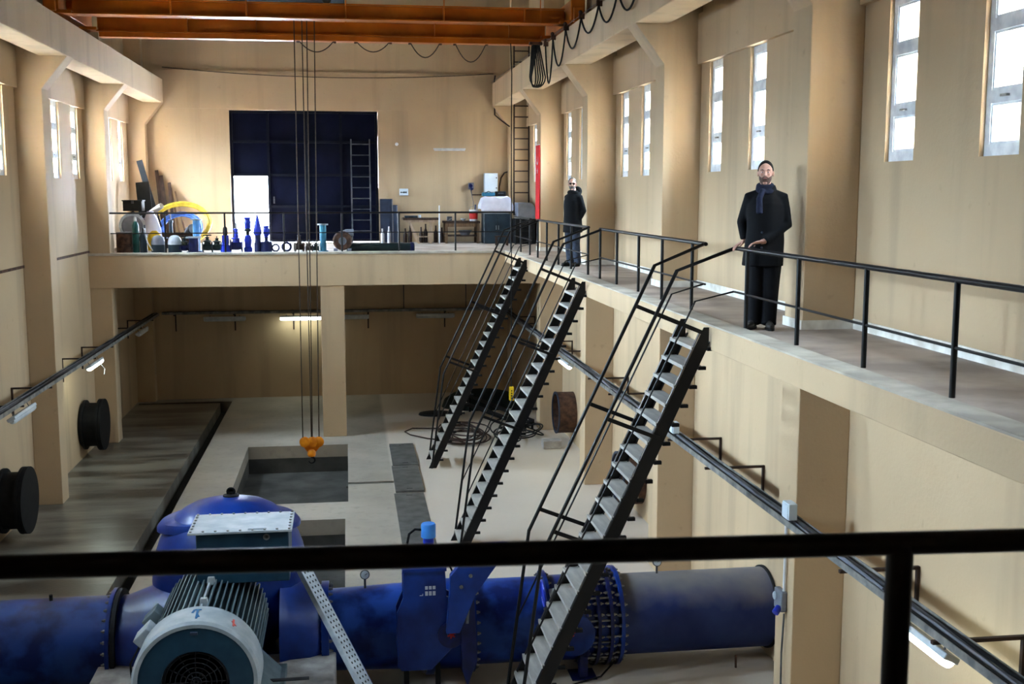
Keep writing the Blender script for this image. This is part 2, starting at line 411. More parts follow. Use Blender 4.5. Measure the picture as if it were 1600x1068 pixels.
_m = N(_t, 'ShaderNodeMix', data_type='RGBA'); _t.links.new(_r.outputs[0], _m.inputs[0]); _t.links.new(_src, _m.inputs[6]); _m.inputs[7].default_value = S(124, 120, 120)
_t.links.new(_m.outputs[2], _b.inputs['Base Color'])

# ------------------------------------------------------------------ STRUCTURE
XL, XR, YB, YF, ZT = -6.1, 5.42, 34.3, -1.6, 12.5
XCL, XCR = -5.6, 4.83            # column faces
XW = 3.93                        # walkway edge
DZ = 4.6
COLY = [0.4, 6.0, 11.6, 17.2, 22.8, 28.4, 33.95]

pits = [(-2.43, -0.06, 22.2, 27.45), (-2.43, -0.12, 16.0, 21.0)]
trench = [(-3.72, -3.40, 15.6, 33.75), (XL + .05, -3.40, 33.50, 33.75)]
groove = [(-0.06, 0.90, 23.55, 23.72)]
fl = MB()
hx = [h for p in pits + trench + groove for h in p[:2]]; hy = [h for p in pits + trench + groove for h in p[2:]]
def fsolid(x, y): return not any(a < x < b and c < y < d for a, b, c, d in pits + trench + groove)
fl.cells([XL - .3, XR + .3] + hx, [YF - .3, YB + .3] + hy, fsolid, lambda x, y: (x, y, 0), (0, 0, -0.30))
floor = struct('floor', fl, M['floor'])
for (a, b, c, d) in pits:
    q = MB()
    for z1, z0 in ((-.301, -.66),):
        q.box(a - .1, a, c - .1, d + .1, z0, z1); q.box(b, b + .1, c - .1, d + .1, z0, z1); q.box(a, b, c - .1, c, z0, z1); q.box(a, b, d, d + .1, z0, z1)
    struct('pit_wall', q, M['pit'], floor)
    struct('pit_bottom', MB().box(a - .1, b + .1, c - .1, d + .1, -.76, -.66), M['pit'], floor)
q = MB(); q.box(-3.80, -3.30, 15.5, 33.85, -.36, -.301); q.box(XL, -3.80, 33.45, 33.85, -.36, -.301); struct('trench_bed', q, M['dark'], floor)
struct('groove_bed', MB().box(-.10, .93, 23.5, 23.77, -.06, -.03), M['pit'], floor)
for i, (x0, x1, y0, y1, z) in enumerate([(.93, 1.50, 24.93, 27.12, .05), (.90, 1.48, 22.70, 24.90, .045), (.86, 1.46, 18.6, 22.66, .008)]):
    o = struct('cover_plate', MB().box(x0, x1, y0, y1, 0.002, z), M['plate'], floor)
    o['label'] = ['grey steel cover plate lying proud of the floor, far one', 'grey steel cover plate lying proud of the floor, middle one', 'long flush grey cover plate in the floor'][i]
    for dy in (.18, y1 - y0 - .18):
        struct('lifting_slot', MB().box((x0 + x1) / 2 - .06, (x0 + x1) / 2 + .06, y0 + dy - .012, y0 + dy + .012, z, z + .003), M['dark'], o)

# walls
def wall_with_windows(name, x, dx, wins):
    us = [YF, YB] + [e for p in wins for e in p]; vs = [0, ZT, WZ0, WZ1]
    mb = MB().cells(us, vs, lambda y, z: not (WZ0 < z < WZ1 and any(a < y < b for a, b in wins)), lambda y, z: (x, y, z), (dx, 0, 0))
    return struct(name, mb, M['wall'])
wr = wall_with_windows('wall_right', XR, .50, WIN_R)
wlf = wall_with_windows('wall_left', XL, -.50, WIN_L)
GX0, GX1, GZ1 = -3.30, 0.97, 8.43
wb = struct('wall_back', MB().cells([XL - .3, XR + .3, GX0, GX1], [0, DZ, GZ1, ZT], lambda x, z: not (GX0 < x < GX1 and DZ < z < GZ1),
            lambda x, z: (x, YB, z), (0, .32, 0)), M['wall'])
struct('wall_front', MB().box(XL - .3, XR + .3, YF - .3, YF, 0, ZT), M['wall'])
struct('ceiling', MB().box(XL - .3, XR + .3, YF - .3, YB + .3, ZT, ZT + .2), M['soffit'])
# ring beams over the windows, back-wall ledge, line on left wall
struct('beam', MB().box(XR - .07, XR, YF, YB, WZ1, WZ1 + .75), M['wall'])
struct('beam', MB().box(XL, XL + .07, YF, YB, WZ1, WZ1 + .75), M['wall'])
struct('trim_1', MB().box(XL, XR, YB - .05, YB, 8.46, 9.54), M['wall'])
struct('trim_2', MB().box(XL, XL + .025, YF, 28.4, 4.64, 4.69), M['rust'])
# columns with corbels
for y in COLY:
    for sgn, xc, xw in ((1, XCR, XR), (-1, XCL, XL)):
        xt = 4.37 if sgn > 0 else -5.11
        xu = 4.90 if sgn > 0 else -5.64
        poly = [(xc, 0), (xc, 8.0), (xt, 8.6), (xu, 8.6), (xu, ZT), (xw, ZT), (xw, 0)]
        struct('column', MB().prism(poly, lambda a, b: (a, y, b), (0, .5 if y < 33 else .35, 0)), M['wall'], bevel=.012)
# crane runway beams
for a, b in ((4.37, 4.90), (-5.64, -5.11)):
    rb = struct('beam', MB().box(a, b, YF, YB, 8.6, 9.27), M['wall'], bevel=.015)
    c = (a + b) / 2
    struct('crane_rail', MB().box(c - .03, c + .03, YF, YB - .2, 9.27, 9.35), M['steel_d'], rb)
# mezzanine
mz_ = MB(); mz_.box(XL, XR, 28.4, YB, 4.42, DZ); struct('slab', mz_, M['deck'])
struct('beam', MB().box(XL, XR, 28.36, 28.82, 3.79, 4.597), M['wall'], bevel=.01)
struct('trim_3', MB().box(XL, XW + .3, 28.34, 28.60, 4.565, 4.625), M['kerb'], bevel=.008)
struct('column', MB().box(-.66, -.08, 28.38, 28.9, 0, 3.79), M['wall'], bevel=.012)
# walkway
struct('slab', MB().box(XW + .24, XR, YF, 28.36, 4.36, DZ), M['deck'])
struct('beam', MB().box(XW, XW + .24, YF, 28.36, 4.345, DZ + .012), M['wall'], bevel=.012)
struct('trim_4', MB().box(XW - .006, XW + .25, YF, 28.36, DZ + .012, DZ + .03), M['kerb'])
# near platform under the viewer
struct('slab', MB().box(XL, XW, YF, 2.45, 4.36, DZ), M['deck'])
# white skirting along the walkway
k = 1
for i in range(len(COLY)):
    y0 = COLY[i] + .5; y1 = COLY[i + 1] if i + 1 < len(COLY) else YB
    if y1 - y0 < .3: continue
    struct('baseboard_right' if k == 1 else 'baseboard_right_%d' % k, MB().box(XR - .015, XR, y0, y1, DZ, DZ + .11), M['white']); k += 1
for y in COLY[1:6]:
    q = MB(); q.box(XCR - .015, XCR, y - .015, y + .515, DZ, DZ + .10); q.box(XCR, XR - .015, y - .015, y, DZ, DZ + .10)
    struct('baseboard_right_%d' % k, q, M['white']); k += 1
# yard outside the gate
struct('ground', MB().box(-30, 30, YB + .33, 90, 4.3, 4.52), M['snow'])

# windows
wn = 0
def window(x, sgn, a, b):
    """sgn +1: right wall. frame sits a little behind the inner face"""
    global wn; wn += 1
    xi = x + sgn * .045; xo = x + sgn * .105
    f = MB(); X0, X1 = min(xi, xo), max(xi, xo)
    t = .075
    f.box(X0, X1, a, a + t, WZ0, WZ1); f.box(X0, X1, b - t, b, WZ0, WZ1)
    zs = [WZ0, WZ0 + .50, WZ0 + 1.10, WZ1]
    for i, z in enumerate(zs):
        h = .10 if i in (0, 3) else .11
        z0 = z if i == 0 else (z - h if i == 3 else z - h / 2)
        f.box(X0, X1, a + t, b - t, z0, z0 + h)
    win = struct('window_%d' % wn, f, M['pvc'])
    lims = [(WZ0 + .10, WZ0 + .445), (WZ0 + .555, WZ0 + 1.045), (WZ0 + 1.155, WZ1 - .10)]
    xm = (xi + xo) / 2
    for z0, z1 in lims:
        struct('pane', MB().box(xm - .003, xm + .003, a + t, b - t, z0, z1), M['glass'], win)
        s = MB(); e = .022; xa = xm - .02; xb = xm + .02
        s.box(xa, xb, a + t, a + t + e, z0, z1); s.box(xa, xb, b - t - e, b - t, z0, z1); s.box(xa, xb, a + t + e, b - t - e, z0, z0 + e); s.box(xa, xb, a + t + e, b - t - e, z1 - e, z1)
        struct('sash', s, M['pvc'], win)
    struct('handle', MB().box(xi - sgn * .03 if sgn > 0 else xi, xi if sgn > 0 else xi + .03, (a + b) / 2 - .05, (a + b) / 2 + .05, WZ0 + .49, WZ0 + .51), M['bolt'], win)
for a, b in WIN_R: window(XR, 1, a, b)
for a, b in WIN_L: window(XL, -1, a, b)

# gate with an open wicket
g = MB(); gy = YB + .06
fz = GZ1 - .004
for x0, x1 in ((GX0, GX0 + .08), (-2.25, -2.18), (-1.15, -1.08), (-.15, -.08), (GX1 - .08, GX1 - .003)):
    g.box(x0, x1, gy, gy + .06, DZ + .02, fz)
for z in (DZ + .02, 5.62, 6.54, 7.5, fz - .07):
    for x0, x1 in ((-2.18, -1.15), (-1.08, -.15), (-.08, GX1 - .08)): g.box(x0, x1, gy, gy + .06, z, z + .07)
for z in (6.54, 7.5, fz - .07): g.box(GX0 + .08, -2.25, gy, gy + .06, z, z + .07)
gate = struct('door_1', g, M['gate_f'])
cols_ = [(GX0 - .006, -2.215), (-2.215, -1.115), (-1.115, -.115), (-.115, GX1 - .003)]
for i, (x0, x1) in enumerate(cols_):
    rows = [(6.57, 7.53), (7.53, fz)] if i == 0 else [(DZ + .02, 5.65), (5.65, 6.57), (6.57, 7.53), (7.53, fz)]
    for z0, z1 in rows:
        struct('panel', MB().box(x0 + .004, x1 - .004, gy + .06, gy + .075, z0 + .004, z1 - .004), M['gate'], gate)
struct('handle', MB().box(-2.10, -2.06, gy - .05, gy, 5.75, 5.95), M['steel_d'], gate)
struct('light_gap_strip', MB().box(-1.80, -.25, gy - .01, gy + .06, fz - .03, GZ1 + .0), M['gate_f'], gate)  # added strip, blocks the middle of the light line above the gate
struct('side_gap_strip', MB().box(GX1 - .03, GX1, gy - .01, gy + .05, 4.62, 6.2), M['gate_f'], gate)  # added strips here and below break up the light line down the right edge
struct('side_gap_strip', MB().box(GX1 - .03, GX1, gy - .01, gy + .05, 7.7, 8.2), M['gate_f'], gate)
# open wicket leaf swung outward
wk = MB().box(GX0 + .05, GX0 + .09, gy + .1, gy + 1.02, DZ + .05, 6.5)
struct('wicket_leaf', wk, M['gate'], gate)

# ------------------------------------------------------------------ RAILINGS
RX = 4.2; RZ = 5.46; MZ = 4.985
def railing(name, label, y0, y1, posts, r=.024, group='walkway guard railings', ends=(None, None)):
    t = thing(name, (RX, y0, DZ), label, 'railing', group)
    obj('top_rail', MB().tube([(RX, y0, RZ), (RX, y1, RZ)], r, 12), M['black'], t)
    obj('mid_rail', MB().tube([(RX, posts[0] if posts[0] > y0 + .2 and ends[0] else y0, MZ), (RX, y1, MZ)], r * .5, 8), M['black'], t)
    for y in posts:
        obj('post', MB().tube([(RX, y, DZ + .03), (RX, y, RZ)], r * .92, 12), M['black'], t)
    return t
railing('walkway_railing', 'black pipe railing on the walkway in front of the standing man with the scarf', 2.30, 11.98, [3.2, 4.58, 5.98, 7.38, 8.78, 10.2, 11.60])
railing('walkway_railing', 'short black walkway railing between the near stair and the middle stair', 13.02, 18.72, [13.55, 14.9, 16.15, 17.5, 18.70])
railing('walkway_railing', 'short black walkway railing between the middle stair and the far stair, before the hooded man', 19.62, 25.02, [19.66, 21.2, 22.5, 23.85, 25.0])
railing('walkway_railing', 'short black walkway railing beyond the far stair beside the red banner', 26.05, 28.52, [26.1, 27.5])
t = thing('deck_railing', (-5.75, 28.52, DZ), 'long black railing along the edge of the upper deck before the gate', 'railing')
obj('top_rail', MB().tube([(-5.75, 28.52, 5.575), (4.2, 28.52, 5.575), (4.2, 28.52, 5.50)], .022, 8), M['black'], t)
obj('mid_rail', MB().tube([(-5.75, 28.52, 5.09), (4.18, 28.52, 5.09)], .012, 6), M['black'], t)
for i in range(8):
    x = -5.73 + i * 1.405
    obj('post', MB().tube([(x, 28.52, DZ + .025), (x, 28.52, 5.57)], .023, 8), M['black'], t)
# the railing right in front of the viewer
a = V((-1.6, 2.31, 5.34)); b = V((4.17, 1.97, 5.34)); d = (b - a).normalized()
t = thing('platform_railing', (1.12, 2.15, DZ), 'thick black pipe railing on the viewing platform, with one upright', 'railing')
obj('top_rail', MB().tube([a, b], .0245, 20), M['black'], t)
obj('mid_rail', MB().tube([a - V((0, 0, .46)), b - V((0, 0, .46))], .013, 10), M['black'], t)
for x in (-1.2, 1.125, 3.45):
    p = a + d * ((x - a.x) / d.x)
    obj('post', MB().tube([(p.x, p.y, DZ), (p.x, p.y, 5.34)], .0275, 16), M['black'], t)

# ------------------------------------------------------------------ STAIRS
def stair(y0, y1, label):
    t = thing('steel_staircase', (2.9, (y0 + y1) / 2, 0), label, 'staircase', 'steel stairs down to the pump floor')
    xt, zt, xb = 3.93, 4.60, 1.80
    dirv = V((xt - xb, 0, zt)).normalized()
    nrm = V((dirv.z, 0, -dirv.x))
    for y in (y0, y1):
        q = MB(); hw = .075
        pb, pt = V((xb, y, 0)), V((xt - .02, y, zt - .02))
        A = [pb + V((-.085, 0, 0)), pb + V((.085, 0, 0)), pt + V((.0, 0, -.17)), pt + V((.0, 0, .02)), pt + V((-.06, 0, .02))]
        q.prism([(p.x, p.z) for p in A], lambda u, v: (u, y - .006, v), (0, .012, 0))
        for sgn in (-1, 1):   # channel flanges
            c0 = pb + nrm * (sgn * .072); c1 = pt + nrm * (sgn * .072) - dirv * (.12 if sgn > 0 else .05)
            iy = .028 if y == y0 else -.028
            q.bar(c0 + V((0, iy, 0)) + dirv * .06, c1 + V((0, iy, 0)), .05, .008, nrm)
        obj('stringer', q, M['black'], t)
    n = 21; first = None
    for i in range(1, n + 1):
        z = zt * i / 22; x = xb + (xt - xb) * i / 22
        if first is None:
            q = MB()
            q.box(x - .115, x + .095, y0 + .01, y1 - .01, z - .012, z)
            q.box(x - .115, x - .107, y0 + .01, y1 - .01, z - .040, z - .012); q.box(x + .087, x + .095, y0 + .01, y1 - .01, z - .045, z - .012)
            first = obj('tread', q, M['tread'], t)
            b1 = obj('tread_bracket', MB().box(x + .06, x + .145, y0 - .02, y0 + .03, z - .05, z - .013), M['blackm'], t); x0_, z0_ = x, z
        else:
            child_copy(first, t, (x - x0_, 0, z - z0_)); child_copy(b1, t, (x - x0_, 0, z - z0_))
    for k, y in enumerate((y0, y1)):
        # handrail: out of the walkway rail, over a knee, down the flight, bent down to the stringer's foot
        ya = y + (-.02 if k == 0 else .02); yc = y + (.05 if k == 0 else .25)
        obj('handrail', MB().tube([(RX, yc, RZ), (3.53, ya, 5.225), (2.06, ya, 2.12), (1.78, ya, .0)], .021, 10), M['black'], t)
        obj('mid_rail', MB().tube([(RX, yc, MZ), (3.74, ya, 4.89), (1.905, ya, 1.02)], .011, 8), M['black'], t)
        for zr in (4.76, 3.62, 2.38):
            xr = 3.53 - (5.225 - zr) * .4735; zs = zr - .24; xs = xb + (xt - xb) * zs / zt
            obj('brace', MB().bar((xr, ya, zr), (xs, ya, zs), .018, .045, (0, 0, 1)), M['black'], t)
    return t
stair(11.95, 12.82, 'steep black steel stair with grey treads, next to the man with the scarf')
stair(18.50, 19.36, 'steep black steel stair, the middle one of the three')
stair(24.72, 25.58, 'steep black steel stair, farthest of the three, ending by the coiled cable')

# ------------------------------------------------------------------ CRANE
zr = 9.352
t = thing('bridge_crane', (0, 24.3, zr), 'orange overhead bridge crane spanning the hall on two concrete beams', 'crane')
for y, z0, z1 in ((23.15, 9.40, 9.70), (25.35, 9.38, 9.70)):
    q = MB(); q.box(-5.05, 4.40, y - .012, y + .012, z0, z1)
    q.box(-5.05, 4.40, y - .13, y + .13, z1 - .022, z1); q.box(-5.05, 4.40, y - .15, y + .15, z0, z0 + .025)
    gd = obj('main_girder', q, M['orange'], t)
    for x in (-3.23, -1.82, .07, 1.98, 3.6):
        obj('stiffener', MB().box(x - .012, x + .012, y - .11, y + .11, z0 + .025, z1 - .022), M['orange'], gd)
q = MB(); q.box(-5.0, 4.3, 25.22, 25.48, 9.27, 9.30); q.box(-5.0, 4.3, 25.22, 25.25, 9.30, 9.375); q.box(-5.0, 4.3, 25.45, 25.48, 9.30, 9.375)
obj('cable_track', q, M['orange'], t)
for x in (-3.23, -1.82, .07, 1.98, 3.9):
    obj('walkway_post', MB().tube([(x, 22.98, 9.42), (x, 22.98, 10.5)], .012, 6), M['orange'], t)
obj('walkway_rail', MB().tube([(-5.0, 22.98, 10.5), (4.3, 22.98, 10.5)], .015, 6), M['orange'], t)
for x in (-5.375, 4.635):
    q = MB(); q.box(x - .14, x + .14, 22.85, 25.75, 9.46, 9.86)
    for yy in (22.82, 25.78): q.box(x - .10, x + .10, yy - .06, yy + .06, 9.42, 9.70)
    e = obj('end_carriage', q, M['orange'], t, bevel=.01)
    for yy in (23.1, 25.5):
        obj('wheel', MB().lathe([(.05, -.06), (.13, -.06), (.13, -.045), (.105, -.04), (.105, .04), (.13, .045), (.13, .06), (.05, .06)], (x, yy, zr + .105), (1, 0, 0), 18), M['blackm'], e)
    sgn = 1 if x < 0 else -1
    q = MB(); q.cyl((x + sgn * .16, 23.5, 9.62), (x + sgn * .46, 23.5, 9.62), .11, 14)
    obj('travel_motor', q, M['orange'], e)
    xe = x + sgn * .34
    for yy in (23.15, 25.35): obj('gusset', MB().box(min(xe, x), max(xe, x), yy - .2, yy + .2, 9.40, 9.46), M['orange'], e)
q = MB(); q.box(-2.25, .05, 23.0, 25.5, 9.80, 9.92)
tr = obj('trolley', q, M['hoist'], t, bevel=.02)
q = MB(); q.lathe([(.0, 0), (.30, 0), (.34, .04), (.34, 1.5), (.30, 1.54), (0, 1.54)], (-1.8, 24.25, 10.27), (1, 0, 0), 20); obj('drum', q, M['hoist'], tr)
for yy in (23.15, 25.35):
    for x in (-1.9, -.3): obj('trolley_wheel', MB().cyl((x, yy - .04, 9.79), (x, yy + .04, 9.79), .09, 14), M['steel_d'], tr)
for x0, x1, yy in ((-.97, -1.0, 24.10), (-.82, -.82, 24.22), (-.56, -.66, 24.12), (-.72, -.80, 24.36)):
    obj('hoist_rope', MB().tube([(x0, yy, 10.1), (x1, 24.2, .84)], .011, 6), M['wire'], t)
hk = thing('hook_block', (-.82, 24.2, .33), 'orange hook block hanging on wire ropes over the pit', 'hook')
for dx in (-.14, .02, .15):
    q = MB(); q.lathe([(.0, -.03), (.10, -.03), (.115, -.02), (.10, -.008), (.10, .008), (.115, .02), (.10, .03), (0, .03)], (-.82 + dx, 24.2 - .03 * dx, .79), (.35, 1, 0), 18)
    obj('sheave', q, M['orange_d'], hk)
q = MB(); q.prism([(-.22, .86), (.20, .86), (.22, .72), (.09, .56), (-.09, .56), (-.20, .72)], lambda a_, b_: (-.82 + a_, 24.24, b_), (0, .05, 0)); obj('cheek_plate', q, M['orange_d'], hk, bevel=.008)
q = MB(); q.lathe([(.0, .0), (.075, .0), (.09, .04), (.085, .10), (.05, .14), (.0, .14)], (-.82, 24.2, .48), (0, 0, 1), 14); obj('swivel', q, M['orange_d'], hk)
hp = [(-.82 + .07 * math.sin(k * .55), 24.2, .40 - .07 * math.cos(k * .55) + .0) for k in range(-5, 6)]
q = MB(); q.tube([(-.82, 24.2, .52), (-.82, 24.2, .46)] + [(-.82 + .065 * math.sin(a_), 24.2, .395 + .065 * math.cos(a_)) for a_ in [k * .45 for k in range(0, 11)]], [.024, .024] + [.024 - .0012 * k for k in range(11)], 8)
obj('hook', q, M['blackm'], hk)

def sag(p, q_, drop, n=12):
    p = V(p); q_ = V(q_)
    return [p.lerp(q_, i / n) - V((0, 0, drop * 4 * (i / n) * (1 - i / n))) for i in range(n + 1)]
# festoon cables
t = thing('festoon_cable', (4.31, 18.5, 8.4), 'black festoon cable looping along the inner side of the crane beam', 'cable')
att = [(24.75, 9.20), (23.85, 9.22), (22.45, 9.22), (20.97, 9.22), (19.5, 9.22), (18.1, 9.22), (16.7, 9.22), (15.3, 9.22), (13.9, 9.22)]
drops = [.85, .62, .45, .36, .38, .40, .4, .4]
for i in range(len(att) - 1):
    obj('cable_loop', MB().tube(sag((4.31, att[i][0], att[i][1]), (4.31, att[i + 1][0], att[i + 1][1]), drops[i]), .017, 6), M['blackm'], t)
for y, z in att:
    q = MB(); q.box(4.27, 4.37, y - .03, y + .03, z - .02, z + .07); q.ell((4.30, y, z + .10), .04, .04, .04, 8, 6); obj('cable_trolley', q, M['rust'], t)
obj('track_wire', MB().tube([(4.33, 13.0, 9.29), (4.33, 34.2, 9.29)], .006, 5), M['steel_d'], t)
t = thing('cable_bundle', (4.2, 24.85, 8.35), 'black cables hanging in a long bundle from the crane end', 'cable')
for k in range(5):
    wd = .05 + .03 * k; y0 = 24.86 + .012 * k
    pts = [(4.12 - wd + .1, y0, 9.27)] + [(4.12 + .08 * (k - 2) * .3 - wd * math.cos(a_), y0, 8.55 - .22 * math.sin(a_)) for a_ in [PI * i / 8 for i in range(9)]] + [(4.12 + wd - .1, y0, 9.27)]
    obj('cable_loop', MB().tube(pts, .016, 6), M['blackm'], t)
obj('clamp', MB().box(3.98, 4.26, 24.82, 24.96, 9.22, 9.28), M['rust'], t)
t = thing('crane_cable', (1.0, 25.35, 8.8), 'thin black cable hanging in loops under the crane girder', 'cable')
xs = [(-.95, -.17, .26), (.27, 1.02, .24), (1.435, 2.10, .34), (2.41, 3.11, .42)]
for x0, x1, dr in xs: obj('cable_loop', MB().tube(sag((x0, 25.35, 9.31), (x1, 25.35, 9.31), dr), .012, 6), M['wire'], t)
for x0, x1, dr in xs:
    for x in (x0, x1): obj('cable_hanger', MB().box(x - .03, x + .03, 25.31, 25.39, 9.24, 9.32), M['rust'], t)
t = thing('pendant_control', (3.55, 24.6, 1.5), 'yellow crane pendant control hanging on a thin cable', 'control')
obj('cable', MB().tube([(3.62, 25.2, 9.28), (3.58, 24.75, 8.6), (3.55, 24.6, 7.5), (3.55, 24.6, 1.8)], .012, 6), M['blackm'], t)
cs = obj('casing', MB().box(3.50, 3.60, 24.56, 24.64, 1.50, 1.81), M['ytag'], t, bevel=.015)
for k in range(4):
    obj('push_button', MB().cyl((3.55, 24.56, 1.56 + .055 * k), (3.55, 24.55, 1.56 + .055 * k), .016, 10), M['blackm'], cs)
t = obj('sagging_wire', MB().tube(sag((-5.1, 34.2, 9.60), (4.4, 34.2, 9.55), .20, 18), .012, 5), M['wire']); tag(t, 'thin dark wire sagging across the end wall above the gate', 'wire')
t = obj('corner_conduit', MB().tube([(4.45, 34.2, 9.5), (4.42, 34.15, 9.35), (4.42, 34.1, 8.35), (4.6, 34.1, 8.2), (4.84, 33.9, 8.0)], .022, 6), M['brown']); tag(t, 'dark bent conduit at the end of the crane beam', 'conduit')

# ------------------------------------------------------------------ CABLE TRAYS AND LAMPS
def cable_tray(p, q_, label, nb, lk):
    p = V(p); q_ = V(q_); d = (q_ - p); L = d.length; d.normalize(); s_ = V((0, 0, 1)).cross(d)
    t = thing('cable_tray', (p + q_) / 2, label, 'cable tray')
    for sg in (-1, 1):
        obj('side_rail', MB().bar(p + s_ * .095 * sg, q_ + s_ * .095 * sg, .008, .07), M['tray'], t)
    m = MB(); n = int(L / .30)
    for i in range(n): c = p + d * (L * (i + .5) / n) - V((0, 0, .03)); m.obox(c, d * .05, s_ * .092, V((0, 0, .004)))
    tag(obj('rung', m, M['tray'], t), kind='stuff')
    for k, (off, r, c) in enumerate(((-.06, .020, 'blackm'), (-.02, .026, 'steel_d'), (.025, .022, 'grey'), (.06, .018, 'blackm'), (.0, .018, 'steel_d'))):
        pts = [p + d * (L * i / 40) + s_ * (off + random.uniform(-.02, .02)) + V((0, 0, random.uniform(.0, .03))) for i in range(41)]
        obj('cable', MB().tube(pts, r, 6), M[c], t)
    for (w_, h_) in nb:   # wall bracket: bar under the tray plus leg on the wall
        w_ = V(w_); h_ = V(h_)
        m = MB(); m.bar(w_, h_, .04, .03); m.bar(w_ + V((0, 0, .015)), w_ - V((0, 0, .5)), .03, .04, (0, 1, 0) if abs(w_.x) > 4 else (1, 0, 0))
        obj('bracket', m, M['brown'], t)
    return t
zt_ = 2.53
cable_tray((4.73, 1.0, zt_), (4.73, 33.9, zt_), 'long cable tray on brackets along the wall beneath the walkway', [((5.40, y + o_, zt_ - .055), (4.6, y + o_, zt_ - .055)) for y in (.4, 11.6, 17.2, 22.8, 28.4) for o_ in (2.5, 4.25)] + [((5.40, y, zt_ - .055), (4.6, y, zt_ - .055)) for y in (8.2, 9.95)], 'r')
cable_tray((-5.50, 1.0, zt_ + .05), (-5.50, 33.9, zt_ + .05), 'long cable tray on brackets along the wall with the capped pipe stubs', [((-6.08, y + o_, zt_ - .0), (-5.38, y + o_, zt_ - .0)) for y in COLY[:-1] for o_ in (2.5, 4.35)], 'l')
cable_tray((-5.35, 34.10, 2.58), (4.58, 34.10, 2.58), 'dark cable tray along the back wall under the deck', [((x, 34.28, 2.525), (x, 33.97, 2.525)) for x in (-5.0, -3.3, -1.6, .6, 2.9)], 'b')
def lamp(c, d, L, lit, label, drop=.10, pull=False, out=(0, 0, -1)):
    """sealed batten lamp hung under a tray"""
    c = V(c); d = V(d).normalized(); o_ = V(out).normalized()
    t = thing('batten_lamp', c, label, 'lamp', 'batten lamps')
    sd = d.cross(o_).normalized()
    q = MB(); q.obox(c + o_ * -.02, d * (L / 2), sd * .07, o_ * .028); obj('housing', q, M['lampw'], t, bevel=.01)
    prof = []
    n = 10; vs = []; 
    for k in range(n + 1):
        a_ = PI * k / n; prof.append((math.cos(a_) * .062, math.sin(a_) * .062))
    q = MB(); st = [(-L / 2, .55), (-L / 2 + .03, .9), (-L / 2 + .09, 1), (L / 2 - .09, 1), (L / 2 - .03, .9), (L / 2, .55)]
    vs = [c + d * h + sd * (a_ * s_) + o_ * (.008 + b_ * s_) for h, s_ in st for a_, b_ in prof]; m_ = n + 1
    fs = [(i * m_ + k, i * m_ + k + 1, (i + 1) * m_ + k + 1, (i + 1) * m_ + k) for i in range(len(st) - 1) for k in range(n)]
    fs += [tuple(range(m_)), tuple((len(st) - 1) * m_ + k for k in range(m_ - 1, -1, -1))]
    q.add(vs, fs); obj('diffuser', q, M['lit'] if lit else M['lampw'], t)
    for h in (-.35, .35): obj('hanger', MB().bar(c + d * h * L - o_ * .04, c + d * h * L - o_ * (.04 + drop), .02, .008, sd), M['steel_d'], t)
    if pull: obj('pull_cord', MB().tube([c + d * .25 - sd * .03, c + d * .32 + o_ * .2 - sd * .05, c + d * .22 + o_ * .3], .006, 5), M['bucket'], t)
    return t
lamp((-5.42, 25.35, 2.40), (0, 1, 0), 1.25, True, 'lit batten lamp under the tray by the column, above the flanged pipe stub', pull=True, out=(.5, 0, -1))
lamp((-5.42, 19.75, 2.40), (0, 1, 0), 1.3, False, 'unlit batten lamp under the tray on the wall of capped stubs', out=(.5, 0, -1))
lamp((-5.42, 31.2, 2.40), (0, 1, 0), 1.25, False, 'unlit batten lamp in the shade beneath the deck, on the side wall', out=(.5, 0, -1))
lamp((-1.36, 34.0, 2.40), (1, 0, 0), 1.24, True, 'lit batten lamp on the back wall under the deck, behind the hoist ropes', drop=.07, out=(0, -.6, -1))
lamp((-3.57, 34.0, 2.40), (1, 0, 0), 1.2, False, 'unlit batten lamp on the dark back wall beside the lit one', drop=.07, out=(0, -.6, -1))
lamp((.12, 34.0, 2.40), (1, 0, 0), 1.0, False, 'unlit batten lamp on the dark back wall, right beside the centre post', drop=.07, out=(0, -.6, -1))
lamp((2.60, 34.0, 2.40), (1, 0, 0), 1.15, False, 'unlit batten lamp on the dark back wall behind the far stair', drop=.07, out=(0, -.6, -1))
lamp((4.70, 8.56, 2.36), (0, 1, 0), .98, True, 'lit batten lamp under the tray below the walkway, by the thick black railing', out=(-.5, 0, -1))
lamp((4.70, 24.3, 2.36), (0, 1, 0), 1.1, True, 'lit batten lamp seen end-on behind the middle stair', out=(-.5, 0, -1))
def junction(c, label, s_=.09, m='box'):
    c = V(c); t = thing('junction_box', c, label, 'junction box')
    b = obj('case', MB().box(c.x - .05, c.x + .05, c.y - s_, c.y + s_, c.z - s_, c.z + s_), M[m], t, bevel=.008)
    obj('cover', MB().box(c.x - .058, c.x - .05, c.y - s_ * .85, c.y + s_ * .85, c.z - s_ * .85, c.z + s_ * .85), M[m], t)
    for dy in (-.6, .6): obj('cable_gland', MB().cyl((c.x, c.y + dy * s_, c.z - s_), (c.x, c.y + dy * s_, c.z - s_ - .035), .018, 8), M['steel_d'], t)
    return t
junction((4.66, 11.35, 2.68), 'white junction box on top of the tray at the near column')
junction((4.70, 15.85, 2.66), 'white junction box on the tray behind the near stair', .08)
t = thing('isolator_switch', (4.79, 11.85, 1.32), 'pale switch box with blue plug on the column by the pipe end', 'switch')
obj('case', MB().box(4.75, 4.828, 11.74, 11.96, 1.38, 1.62), M['grey'], t, bevel=.02)
obj('blue_socket', MB().cyl((4.75, 11.79, 1.43), (4.69, 11.75, 1.38), .04, 12), M['vblue'], t)
obj('socket_lid', MB().ell((4.74, 11.90, 1.53), .025, .04, .05, 10, 8), M['pale'], t)
